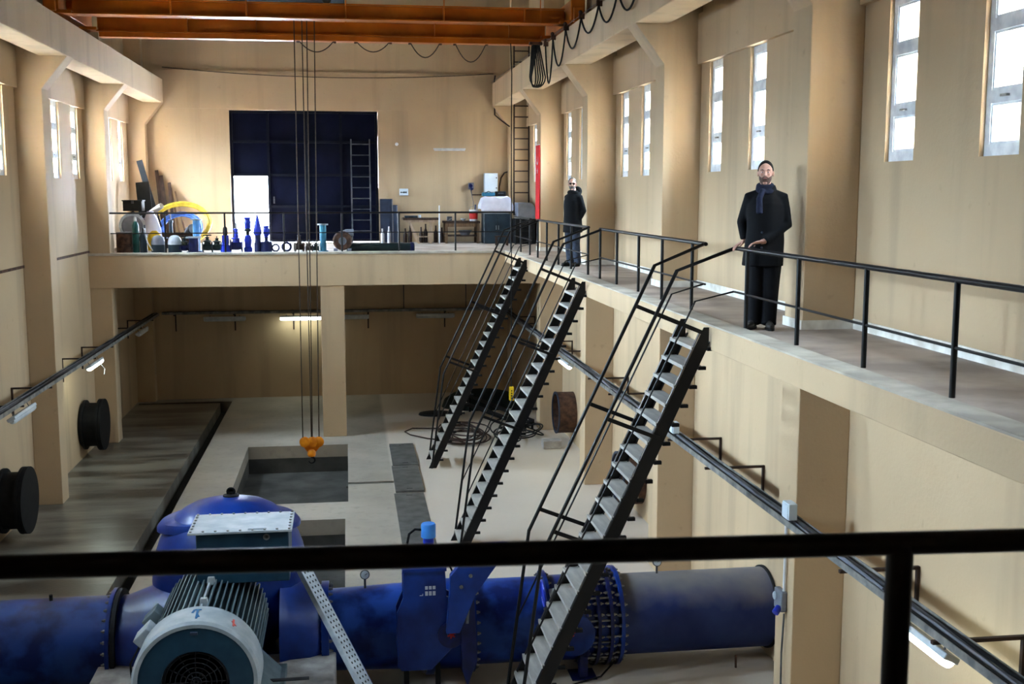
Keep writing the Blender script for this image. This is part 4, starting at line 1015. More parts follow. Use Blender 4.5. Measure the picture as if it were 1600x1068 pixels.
for x, lb, m in ((-4.58, 'grey domed pressure tank with a blue lower half', 'tank'), (-4.18, 'pale blue domed pressure tank behind the second railing post', 'pale')):
    lathe_thing('pressure_tank', lb, 'tank', x, 29.0, [('lower_shell', [(.15, 0), (.165, .02), (.165, .2)], 'slate'), ('dome', [(.165, .2), (.17, .21), (.165, .28), (.14, .36), (.09, .41), (.03, .43)], m)])
gate_valve(-3.95, 29.0, .42, .12, 'vblued', 'squat navy valve next to the pale blue tank', m2='greenb')
spool(-3.72, 28.95, .36, .115, 'vblued', 'short navy pipe piece with a white top flange', m_top='pale')
spool(-3.71, 29.45, .78, .085, 'lblue', 'tall light blue pipe with flanges before the yellow hose', m_top='steel')
gate_valve(-3.40, 29.0, .44, .13, 'greenb', 'green black valve with grey hand wheel, paired with a lower one', m2='greenb')
gate_valve(-3.17, 28.98, .40, .125, 'greenb', 'lower green black valve with no hand wheel', wheel=False)
lathe_thing('pump_fitting', 'blue stepped fitting with a dark narrow top near the gate jamb', 'fitting', -2.96, 28.95, [('base', [(.13, 0), (.13, .17), (.11, .19)], 'vblue'), ('neck', [(.09, .19), (.085, .42)], 'vblue'), ('cap', [(.05, .42), (.06, .5), (.05, .6), (.03, .63)], 'blackm')], 'stored valves and fittings')
gate_valve(-2.70, 29.0, .72, .16, 'vblued', 'large blue and green valve standing against the bright doorway edge', wheel=False, m2='vblue')
lathe_thing('pump_fitting', 'tall slim bright blue valve column in the bright doorway', 'fitting', -2.42, 29.0, [('base', [(.10, 0), (.11, .1), (.08, .14), (.10, .3), (.075, .42)], 'vblue'), ('neck', [(.05, .42), (.05, .5), (.10, .52), (.10, .56), (.06, .58)], 'greenb'), ('head', [(.075, .58), (.08, .7), (.09, .72), (.07, .8), (.085, .82), (.085, .86)], 'vblue')], 'stored valves and fittings')
lathe_thing('pump_fitting', 'tall tapering blue fitting with a pointed top in the doorway', 'fitting', -2.18, 29.0, [('base', [(.09, 0), (.10, .2), (.075, .28), (.08, .42)], 'vblued'), ('cone', [(.10, .42), (.11, .5), (.08, .66), (.05, .8), (.02, .92)], 'vblue')], 'stored valves and fittings')
lathe_thing('pump_fitting', 'short blue barrel shaped fitting on a dark stand by the doorway edge', 'fitting', -1.97, 28.98, [('stand', [(.14, 0), (.14, .26), (.05, .28), (.05, .34), (.09, .35), (.09, .37)], 'vblued'), ('barrel', [(.05, .37), (.085, .46), (.085, .56), (.065, .6), (.075, .62), (.075, .65)], 'vblue')], 'stored valves and fittings')
for x, r, lb in ((-1.75, .11, 'small dark ring flange standing on edge'), (-1.48, .135, 'larger dark ring flange standing on edge')):
    t = thing('ring_flange', (x, 28.95, D), lb, 'flange', 'stored valves and fittings')
    obj('ring', MB().lathe([(r * .55, -.03), (r * .95, -.03), (r * .95, .03), (r * .55, .03), (r * .55, -.03)], (x, 28.95, D + r * .95), (0.1, -1, 0), 24), M['vblued'], t)
    q = MB()
    for k in range(8): a_ = 2 * PI * k / 8; q.cyl((x + r * .78 * math.cos(a_), 28.90, D + r * .95 + r * .78 * math.sin(a_)), (x + r * .78 * math.cos(a_), 28.99, D + r * .95 + r * .78 * math.sin(a_)), .014, 6)
    tag(obj('bolts_and_nuts', q, M['steel_d'], t), kind='stuff')
gate_valve(-1.17, 28.98, .50, .12, 'brown', 'brown iron valve with a wide hand wheel on top', ang=.3)
gate_valve(-.93, 28.95, .30, .09, 'brown', 'little brown fitting beside the brown hand wheel valve', wheel=False)
gate_valve(-.76, 28.95, .28, .085, 'greenb', 'little dark green fitting left of the teal pipe', wheel=False)
spool(-.58, 28.98, .66, .08, 'tealp', 'tall teal pipe piece with a wide grey top flange', m_top='steel')
t = thing('pump_housing', (-.1, 28.98, D), 'grey brown curved pump housing on the deck edge', 'housing')
q = MB(); q.lathe([(.0, -.14), (.20, -.14), (.24, -.08), (.24, .08), (.20, .14), (0, .14)], (-.10, 28.98, D + .27), (0, 1, 0), 28); obj('volute', q, M['rust'], t)
obj('outlet', MB().tube([(-.1, 28.98, D + .42), (.0, 28.98, D + .47), (.18, 28.98, D + .47)], [.09, .085, .085], 16), M['grey'], t)
obj('suction_eye', MB().lathe([(.0, 0), (.10, 0), (.10, .05), (.08, .05), (.08, .01), (0, .01)], (-.10, 28.80, D + .27), (0, -1, 0), 18), M['grey'], t)
for dx in (-.17, .17): obj('foot', MB().box(-.10 + dx - .05, -.10 + dx + .05, 28.85, 29.1, D, D + .08), M['grey'], t)
t = thing('long_pipe', (.85, 29.0, D), 'long black pipe lying along the deck edge', 'pipe')
obj('tube', MB().lathe([(.085, 0), (.10, 0), (.10, 1.70), (.085, 1.70), (.085, 0)], (.0, 29.0, D + .10), (1, 0, 0), 24), M['greenb'], t)
obj('end_collar', MB().lathe([(.10, 0), (.118, 0), (.118, .08), (.10, .08), (.10, 0)], (1.60, 29.0, D + .10), (1, 0, 0), 24), M['vblued'], t)

# back of the deck
def rod(name, label, cat, pts, r, m, group=None, n=8): return tag(obj(name, MB().tube(pts, r, n), M[m]), label, cat, group)
# heap in the corner
t = thing('old_motor', (-5.55, 31.4, D), 'old grey motor with a flange on a rusty base in the far corner', 'motor')
obj('base_frame', MB().box(-5.86, -5.22, 31.05, 31.75, D, D + .30), M['rust'], t)
obj('casing', MB().lathe([(.0, 0), (.24, 0), (.27, .05), (.27, .5), (.22, .58), (0, .58)], (-5.55, 31.05, D + .60), (0, 1, 0), 26), M['grey'], t)
obj('flange', MB().lathe([(.27, 0), (.34, 0), (.34, .04), (.27, .04), (.27, 0)], (-5.55, 31.1, D + .60), (0, 1, 0), 26), M['pale'], t)
for k in range(9):
    a_ = R(20 + k * 17.5); e1 = V((math.cos(a_), 0, math.sin(a_))); obj('fin', MB().obox(V((-5.55, 31.4, D + .60)) + e1 * .285, (0, .2, 0), V((-e1.z, 0, e1.x)) * .006, e1 * .03), M['grey'], t)
obj('eye', MB().ring((-5.55, 31.3, D + .92), (0, 1, 0), .05, .013, 14, 6), M['blackm'], t)
t = thing('black_box', (-5.50, 31.4, D + .98), 'black metal box sitting on top of the old grey motor', 'box')
obj('box_body', MB().box(-5.78, -5.30, 31.18, 31.62, D + .985, D + 1.24), M['blackm'], t, bevel=.01)
obj('box_lid', MB().box(-5.80, -5.28, 31.16, 31.64, D + 1.24, D + 1.27), M['blackm'], t)
obj('latch', MB().box(-5.56, -5.50, 31.145, 31.18, D + 1.18, D + 1.26), M['steel_d'], t)
t = obj('cement_sack', MB().loft([(-5.05, 31.2, D, .20, .24), (-5.05, 31.2, D + .12, .25, .28), (-5.06, 31.2, D + .5, .23, .24), (-5.08, 31.22, D + .78, .17, .15), (-5.10, 31.22, D + .98, .08, .06)], 14), M['whitec']); tag(t, 'tall white sack slumped beside the old grey motor', 'sack')
t = thing('rolled_mat', (-4.98, 31.9, D + .9), 'beige rolled mat leaning behind the white sack', 'mat'); obj('roll', MB().cyl((-5.25, 31.9, D + .88), (-4.86, 31.6, D + 1.12), .075, 16), M['cream'], t); obj('roll_core', MB().ring((-4.86, 31.6, D + 1.12), (.39, -.3, .24), .045, .012, 14, 6), M['cream'], t)
obj('roll_prop', MB().box(-5.12, -5.02, 31.7, 31.85, D, D + .92), M['wood_d'], t)
t = obj('paper_heap', MB().loft([(-5.5, 30.6, D, .38, .3), (-5.5, 30.6, D + .12, .34, .27), (-5.45, 30.6, D + .22, .2, .16)], 12), M['cream']); tag(t, 'crumpled beige paper heap in front of the old motor', 'paper')
t = tag(obj('yellow_bag', MB().loft([(-4.86, 30.2, D, .16, .13), (-4.86, 30.2, D + .2, .2, .16), (-4.85, 30.2, D + .42, .15, .1), (-4.85, 30.2, D + .5, .06, .05)], 12), M['ytag']), 'small yellow bag behind the gas cylinders', 'bag')
def plank(label, p, q_, w_, th, m, group='boards leaning in the corner'):
    return tag(obj('board', MB().bar(p, q_, w_, th, (0, -1, .2)), M[m]), label, 'board', group)
plank('long black board leaning steeply across the last side window', (-5.02, 32.9, D), (-5.66, 33.2, D + 2.35), .16, .03, 'blackm', None)
plank('broad charcoal board leaning behind the black box', (-5.35, 32.4, D), (-5.52, 32.7, D + 1.75), .36, .03, 'blackm', None)
for i, (x0, x1, h, w_, lb) in enumerate([(-5.12, -5.36, 2.1, .10, 'tallest brown board in the far corner'), (-4.98, -5.25, 1.95, .12, 'broad brown board next to the tallest one'), (-4.85, -5.02, 1.75, .09, 'narrow brown board before the end wall'),
                                         (-4.66, -4.98, 1.6, .06, 'thin pale stick leaning at a slant on the end wall'), (-4.48, -4.86, 1.5, .05, 'thinnest stick, leaning most of all')]):
    plank(lb, (x0, 33.75 - .02 * i, D), (x1, 34.17, D + h), w_, .03, 'wood_d' if i < 3 else 'wood')
def coil(label, cx, cy, cz, rx, rz, n, r, m):
    t = thing('hose_coil', (cx, cy, D), label, 'hose', 'hose coils by the end wall')
    for k in range(n):
        a0 = rx - .05 * (k % 3) + random.uniform(-.02, .02); b0 = rz - .04 * (k % 3) + random.uniform(-.02, .02); off = .055 * (k // 3)
        pts = [(cx + a0 * math.cos(a_), cy + off - .42 * math.sin(a_) * -1 * .9, cz + b0 * math.sin(a_)) for a_ in [2 * PI * i / 32 for i in range(32)]]
        obj('hose_turn', MB().tube(pts, r, 6, closed=True), M[m], t)
    return t
coil('big yellow hose coil leaning against the end wall', -4.60, 33.20, D + .60, .82, .57, 6, .030, 'yellow')
coil('blue hose coil leaning inside the yellow one', -4.58, 32.95, D + .48, .58, .43, 6, .028, 'bhose')
t = thing('wooden_crate', (-4.5, 31.6, D), 'brown wooden crate of scrap behind the domed tanks', 'crate')
for z in (D + .04, D + .19, D + .34):
    for y in (31.3, 31.9): obj('slat', MB().box(-4.95, -4.05, y - .01, y + .01, z - .05, z + .06), M['wood_d'], t)
    for x in (-4.95, -4.05): obj('slat', MB().box(x - .01, x + .01, 31.31, 31.89, z - .05, z + .06), M['wood_d'], t)
obj('crate_floor', MB().box(-4.94, -4.06, 31.31, 31.89, D, D + .02), M['wood_d'], t)
t = gate_valve(-4.62, 31.45, .95, .16, 'slate', 'dark valve sticking up out of the scrap crate'); 
t = thing('elbow_pipe', (-4.25, 31.7, D + .02), 'small grey pipe elbow standing in the scrap crate', 'pipe'); obj('bend', MB().tube([(-4.25, 31.7, D + .02), (-4.25, 31.7, D + .38), (-4.2, 31.65, D + .48), (-4.1, 31.55, D + .50)], .075, 14), M['grey'], t); obj('flange', MB().cyl((-4.1, 31.55, D + .50), (-4.06, 31.51, D + .505), .13, 18), M['steel_d'], t)

def ladder(name, label, p0, p1, q0, nr, r, m, first=.35, box=False):
    """p0-p1: one side rail bottom to top; q0: bottom of the other rail"""
    p0, p1, q0 = V(p0), V(p1), V(q0); dq = q0 - p0
    t = thing(name, (p0 + q0) / 2, label, 'ladder')
    for o_ in (V((0, 0, 0)), dq): obj('side_rail', MB().tube([p0 + o_, p1 + o_], r, 6), M[m], t)
    L = (p1 - p0).length; d_ = (p1 - p0) / L
    for i in range(nr):
        c_ = p0 + d_ * (first + (L - first - .15) * i / (nr - 1)); obj('rung', MB().tube([c_, c_ + dq], r * .75, 6), M[m], t)
    return t
ladder('leaning_ladder', 'dark metal ladder leaning on the navy gate', (.18, 33.95, D), (.18, 34.24, 7.62), (.72, 33.95, D), 9, .02, 'steel_d')
ladder('crane_ladder', 'black steel ladder up to the crane in the corner behind the beam', (4.93, 33.62, 5.4), (4.93, 33.62, 10.3), (5.37, 33.62, 5.4), 15, .024, 'brown')
for i, (x0, x1, y, h, lb) in enumerate([(1.00, 1.36, 34.05, 1.28, 'broad charcoal steel panel leaning beside the gate'), (1.38, 1.50, 34.0, 1.10, 'narrow charcoal panel next to the broad one')]):
    t = thing('panel_sheet', ((x0 + x1) / 2, y, D), lb, 'panel')
    obj('sheet', MB().obox(((x0 + x1) / 2, y + .09, D + h / 2), ((x1 - x0) / 2, 0, 0), (0, .075, h / 2), (0, .02, -.002)), M['greyd'], t)
    obj('edge_angle', MB().bar((x1, y, D), (x1, y + .16, D + h), .03, .03), M['grey'], t)
for i, (x, h, lb) in enumerate([(1.05, .42, 'short white bottle at the foot of the charcoal panel'), (1.24, .48, 'taller white bottle beside the short one')]):
    lathe_thing('plastic_bottle', lb, 'bottle', x, 33.7, [('bottle_body', [(.05, 0), (.055, .02), (.055, h * .6), (.02, h * .8)], 'bucket'), ('cap', [(.024, h * .8), (.024, h)], 'bucket')])
# trestle table
t = thing('trestle_table', (2.15, 33.4, D), 'makeshift trestle table with a dark board and pale slanted legs', 'table')
obj('table_top', MB().box(1.62, 2.66, 33.05, 33.75, D + .68, D + .74), M['wood_d'], t)
obj('apron', MB().box(1.68, 2.60, 33.1, 33.14, D + .62, D + .68), M['wood_l'], t)
for x, dx in ((1.80, .28), (2.45, -.02)):
    for y, dy in ((33.2, -.08), (33.6, .08)): obj('leg', MB().bar((x, y, D + .68), (x + dx, y + dy, D), .06, .05, (0, 1, 0)), M['wood_l'], t)
obj('leg_brace', MB().bar((1.98, 33.15, D + .2), (2.44, 33.15, D + .2), .04, .03), M['wood_l'], t)
t = thing('tool_case', (1.9, 33.4, D + .74), 'flat grey case lying on the trestle table', 'case'); obj('case_body', MB().box(1.68, 2.05, 33.2, 33.5, D + .742, D + .80), M['slate'], t, bevel=.01); obj('case_handle', MB().tube([(1.8, 33.2, D + .77), (1.8, 33.15, D + .77), (1.92, 33.15, D + .77), (1.92, 33.2, D + .77)], .01, 6), M['blackm'], t)
lathe_thing('tin_can', 'small pale tin on the trestle table', 'tin', 2.12, 33.4, [('can', [(.045, .742), (.045, .82)], 'pale'), ('rim', [(.047, .82), (.047, .828)], 'steel')])
for i, (x, y, h) in enumerate([(1.72, 33.85, .42), (1.86, 33.85, .5), (2.18, 33.8, .46), (2.32, 33.85, .55), (2.62, 33.85, .5), (2.80, 33.85, .44)]):
    lb = ['brown bottle at the far left end under the trestle table', 'brown bottle second from the charcoal panels', 'brown bottle in the middle under the table', 'tallest brown bottle under the table', 'brown bottle by the white pole', 'brown bottle behind the white pole foot'][i]
    lathe_thing('glass_bottle', lb, 'bottle', x, y, [('glass_body', [(.055, 0), (.06, .02), (.06, h * .55), (.025, h * .75), (.022, h * .95)], 'brown'), ('cork', [(.024, h * .95), (.024, h)], 'wood_d')], 'bottles under the trestle table')
rod('measuring_pole', 'thin white pole standing upright by the trestle table', 'pole', [(2.66, 33.0, D), (2.66, 33.0, D + 1.10)], .018, 'bucket')
# work bench
t = thing('work_bench', (3.33, 33.5, D), 'brown wooden work bench with a low shelf by the end wall', 'bench')
obj('bench_top', MB().box(2.82, 3.86, 33.1, 33.9, D + .58, D + .64), M['wood_d'], t)
obj('shelf', MB().box(2.86, 3.82, 33.15, 33.85, D + .20, D + .23), M['wood_d'], t)
obj('apron', MB().box(2.86, 3.82, 33.12, 33.15, D + .48, D + .58), M['wood'], t)
for x in (2.88, 3.80):
    for y in (33.16, 33.84): obj('leg', MB().box(x - .035, x + .035, y - .035, y + .035, D, D + .58), M['wood'], t)
t = thing('bench_vise', (2.98, 33.25, D + .64), 'small grey bench vise on the brown work bench', 'vise')
obj('vise_body', MB().box(2.90, 3.04, 33.2, 33.36, D + .64, D + .76), M['grey'], t, bevel=.01); obj('jaw', MB().box(2.90, 3.04, 33.12, 33.17, D + .66, D + .78), M['steel_d'], t); obj('screw', MB().cyl((2.97, 33.0, D + .70), (2.97, 33.2, D + .70), .015, 8), M['steel'], t); obj('screw_handle', MB().tube([(2.90, 33.02, D + .66), (3.04, 33.02, D + .74)], .008, 6), M['steel'], t)
t = thing('white_bowl', (3.40, 33.4, D + .64), 'small white bowl on the work bench', 'bowl'); obj('bowl_shell', MB().lathe([(.03, 0), (.08, .05), (.085, .07), (.075, .07), (.03, .012), (.0, .012)], (3.40, 33.4, D + .645), (0, 0, 1), 18), M['bucket'], t); obj('bowl_foot', MB().lathe([(0, 0), (.035, 0), (.035, .008), (0, .008)], (3.40, 33.4, D + .64), (0, 0, 1), 14), M['bucket'], t)
t = thing('basin', (3.45, 33.45, D + .23), 'grey metal basin on the low shelf of the work bench', 'basin'); obj('basin_shell', MB().lathe([(.12, 0), (.19, .12), (.20, .13), (.18, .13), (.12, .015), (.0, .015)], (3.45, 33.45, D + .232), (0, 0, 1), 22), M['grey'], t); obj('basin_rim', MB().ring((3.45, 33.45, D + .362), (0, 0, 1), .195, .01, 22, 6), M['steel'], t)
t = thing('paint_bucket', (3.68, 33.3, D + .64), 'white paint bucket with a red label on the work bench', 'bucket')
obj('pail', MB().lathe([(.10, 0), (.115, .005), (.13, .32), (.135, .33), (.12, .33), (.105, .02), (0, .02)], (3.68, 33.25, D + .64), (0, 0, 1), 22), M['bucket'], t)
obj('red_label', MB().lathe([(.117, .06), (.128, .26), (.130, .26), (.119, .06), (.117, .06)], (3.68, 33.25, D + .64), (0, 0, 1), 22), M['redp'], t)
obj('bail', MB().tube([(3.55, 33.25, D + .94), (3.58, 33.25, D + 1.04), (3.68, 33.25, D + 1.08), (3.78, 33.25, D + 1.04), (3.81, 33.25, D + .94)], .006, 6), M['steel'], t)
obj('brush', MB().bar((3.70, 33.22, D + .75), (3.74, 33.25, D + 1.12), .05, .02), M['vblued'], t)
# cabinet under the sheet
t = thing('steel_cabinet', (4.35, 33.2, D), 'dark slate steel cabinet standing by the end wall', 'cabinet')
obj('carcass', MB().box(3.95, 4.72, 32.9, 33.6, D, D + .86), M['slate'], t, bevel=.006)
for x0, x1, xh in ((3.97, 4.33, 4.30), (4.34, 4.70, 4.37)):
    dr = obj('cabinet_door', MB().box(x0, x1, 32.88, 32.9, D + .04, D + .83), M['slate'], t); obj('handle', MB().box(xh - .01, xh + .01, 32.86, 32.88, D + .4, D + .52), M['steel'], dr)
obj('side_edge', MB().box(3.94, 3.96, 32.87, 32.9, D, D + .86), M['steel'], t)
t = thing('draped_box', (4.35, 33.2, D + .86), 'white sheet draped over a box on top of the slate cabinet', 'sheet')
vs = []; nx, ny = 24, 14; q = MB()
def shz(u, v):
    x = -.55 + 1.1 * u; y = -.48 + .96 * v
    e = max(0, abs(x) - .40) / .15; f_ = max(0, -y - .34) / .14
    return .46 - .40 * min(1, max(e * .9, f_)) + .02 * math.sin(7 * u + 3 * v) + .012 * math.sin(19 * u)
for j in range(ny + 1):
    for i in range(nx + 1):
        u, v = i / nx, j / ny; x = -.55 + 1.1 * u; y = -.48 + .96 * v
        vs.append((4.33 + x * (.92 if shz(u, v) < .2 else 1) * .93, 33.22 + max(y, -.36), D + .88 + max(.0, shz(u, v))))
q.add(vs, [(j * (nx + 1) + i, j * (nx + 1) + i + 1, (j + 1) * (nx + 1) + i + 1, (j + 1) * (nx + 1) + i) for j in range(ny) for i in range(nx)])
obj('cloth', q, M['whitec'], t)
obj('covered_box', MB().box(3.96, 4.68, 32.95, 33.55, D + .862, D + 1.26), M['whitec'], t)
t = thing('tool_bag', (4.15, 33.3, D + 1.34), 'teal tool bag lying on the white sheet', 'bag'); obj('bag_body', MB().box(3.93, 4.30, 33.1, 33.35, D + 1.36, D + 1.47), M['tealp'], t, bevel=.03); obj('strap', MB().tube([(4.0, 33.1, D + 1.45), (4.1, 33.06, D + 1.5), (4.22, 33.1, D + 1.45)], .012, 6), M['slate'], t)
t = thing('black_case', (4.45, 33.3, D + 1.34), 'black case lying on the white sheet beside the teal bag', 'case'); obj('case_body', MB().box(4.32, 4.62, 33.1, 33.35, D + 1.36, D + 1.50), M['blackm'], t, bevel=.02); obj('case_handle', MB().tube([(4.40, 33.1, D + 1.44), (4.40, 33.06, D + 1.44), (4.54, 33.06, D + 1.44), (4.54, 33.1, D + 1.44)], .01, 6), M['steel_d'], t)
t = thing('covered_machine', (5.1, 32.7, D), 'dark machine under a grey rounded hood in the corner by the ladder', 'machine')
obj('machine_base', MB().box(4.78, 5.36, 32.35, 33.1, D, D + .72), M['blackm'], t, bevel=.02)
hood = [(4.86, D + .72), (5.37, D + .72), (5.37, D + .95)] + [(5.37 - .18 * (1 - math.cos(a_)), D + .98 + .20 * math.sin(a_)) for a_ in [R(15 * k) for k in range(0, 7)]] + [(4.86, D + 1.18)]
obj('hood', MB().prism(hood, lambda a_, b_: (a_, 32.4, b_), (0, .65, 0)), M['grey'], t, bevel=.015)
for z in (D + .15, D + .35, D + .55): obj('vent_slot', MB().box(4.86, 5.28, 32.335, 32.35, z, z + .06), M['dark'], t)
t = thing('step_stool', (4.3, 31.6, D), 'low brown step stool on the deck before the slate cabinet', 'stool')
obj('seat', MB().box(4.10, 4.48, 31.5, 31.75, D + .24, D + .27), M['wood_d'], t)
for x in (4.14, 4.44):
    for y in (31.53, 31.72): obj('leg', MB().box(x - .02, x + .02, y - .02, y + .02, D, D + .24), M['wood_d'], t)
# fittings on the end wall
t = thing('electric_cabinet', (4.3, 34.2, D + 1.46), 'white wall cabinet with two latches above the draped box', 'cabinet')
obj('case', MB().box(4.10, 4.50, 34.02, 34.26, 6.08, 6.64), M['box'], t, bevel=.01)
dr = obj('cabinet_door', MB().box(4.115, 4.485, 34.0, 34.02, 6.095, 6.625), M['box'], t)
for z in (6.2, 6.5): obj('latch', MB().cyl((4.455, 34.0, z), (4.455, 33.985, z), .018, 10), M['blackm'], dr)
t = thing('wall_socket', (3.72, 34.22, 6.16), 'blue industrial wall socket left of the white cabinet', 'socket')
obj('back_box', MB().box(3.64, 3.80, 34.18, 34.26, 6.16, 6.36), M['grey'], t); obj('blue_socket', MB().cyl((3.70, 34.18, 6.29), (3.70, 34.10, 6.26), .055, 12), M['vblued'], t); obj('blue_socket', MB().cyl((3.73, 34.18, 6.19), (3.73, 34.12, 6.17), .04, 12), M['vblued'], t)
obj('conduit', MB().tube([(3.72, 34.2, 6.16), (3.74, 34.2, 6.0), (4.30, 34.2, 6.0), (4.30, 34.2, 6.08)], .018, 6), M['brown'], t); obj('lead', MB().tube([(3.70, 34.2, 6.16), (3.78, 34.18, 5.8), (3.74, 34.16, 5.3)], .01, 6), M['grey'], t)
t = rod('arched_conduit', 'dark conduit arching up the end wall beside the ladder', 'conduit', [(4.57, 34.2, 5.5), (4.57, 34.2, 6.25), (4.62, 34.2, 6.5), (4.72, 34.18, 6.65), (4.80, 34.1, 6.68)], .022, 'brown')
t = thing('exit_sign', (1.71, 34.22, 5.98), 'small white emergency sign box with a black arrow on the end wall', 'sign')
obj('case', MB().box(1.58, 1.84, 34.18, 34.26, 5.98, 6.18), M['box'], t, bevel=.01)
q = MB(); q.box(1.63, 1.79, 34.176, 34.18, 6.06, 6.085); q.prism([(1.63, 6.04), (1.63, 6.105), (1.605, 6.0725)], lambda a_, b_: (a_, 34.176, b_), (0, .004, 0)); q.box(1.70, 1.735, 34.176, 34.18, 6.045, 6.10); q.box(1.76, 1.795, 34.176, 34.18, 6.045, 6.10)
obj('black_arrow', q, M['inkb'], t)
t = thing('wall_strip_lamp', (3.07, 34.2, 7.30), 'long unlit strip lamp on the end wall above the work bench', 'lamp')
obj('housing', MB().box(2.60, 3.56, 34.18, 34.26, 7.33, 7.37), M['lampw'], t); obj('tube', MB().cyl((2.63, 34.16, 7.31), (3.53, 34.16, 7.31), .018, 10), M['bucket'], t)
for x in (2.64, 3.52): obj('lamp_holder', MB().box(x - .015, x + .015, 34.14, 34.18, 7.29, 7.36), M['bucket'], t)
t = thing('ceiling_rose', (1.52, 34.22, 7.46), 'tiny round white lamp socket high on the end wall', 'socket'); obj('rose', MB().lathe([(.0, 0), (.05, 0), (.045, .03), (.02, .05), (0, .05)], (1.52, 34.255, 7.48), (0, -1, 0), 14), M['bucket'], t); obj('bulb_holder', MB().cyl((1.52, 34.21, 7.48), (1.52, 34.17, 7.48), .018, 8), M['bucket'], t)
# red banner with crescent and star hanging on the column
t = thing('red_banner', (4.81, 28.65, 5.36), 'tall red banner with white crescent and star hanging on a column', 'banner')
obj('cloth', MB().box(4.795, 4.812, 28.38, 28.92, 5.40, 7.24), M['red'], t)
obj('pole', MB().tube([(4.80, 28.36, 7.25), (4.80, 28.94, 7.25)], .012, 6), M['bucket'], t)
q = MB(); n = 20; cz, cy_ = 6.88, 28.65
pts = [(cy_ + .13 * math.cos(a_), cz + .13 * math.sin(a_)) for a_ in [R(-55) + R(290) * (i / n) - R(0) for i in range(n + 1)]]
out = [(cy_ + .13 * math.cos(a_), cz + .13 * math.sin(a_)) for a_ in [R(125 - 290 / 2 + 290 * i / n + 145 - 180) for i in range(n + 1)]]
A = [R(-50 + 280 * i / n) for i in range(n + 1)]
o1 = [(cy_ + .13 * math.cos(a_), cz + .13 * math.sin(a_)) for a_ in A]; i1 = [(cy_ + .0 + .105 * math.cos(a_), cz + .035 + .105 * math.sin(a_)) for a_ in A]
A = [R(-235 + 290 * i / n) for i in range(n + 1)]
o1 = [(cy_ + .13 * math.cos(a_), cz + .13 * math.sin(a_)) for a_ in A]
e0, e1 = o1[0], o1[-1]; c2 = (cy_, cz + .034)
i1 = [(c2[0] + .104 * math.cos(a_), c2[1] + .104 * math.sin(a_)) for a_ in A]
vs = [(4.792, y, z) for y, z in o1] + [(4.792, y, z) for y, z in i1]
q.add(vs, [(i, i + 1, n + 2 + i, n + 1 + i) for i in range(n)]); obj('crescent', q, M['bucket'], t)
q = MB(); st = [(cy_ + (.075 if k % 2 == 0 else .030) * math.sin(PI * k / 5), 6.60 + (.075 if k % 2 == 0 else .030) * math.cos(PI * k / 5)) for k in range(10)]
q.prism(st, lambda a_, b_: (4.791, a_, b_), (.003, 0, 0)); obj('star', q, M['bucket'], t)

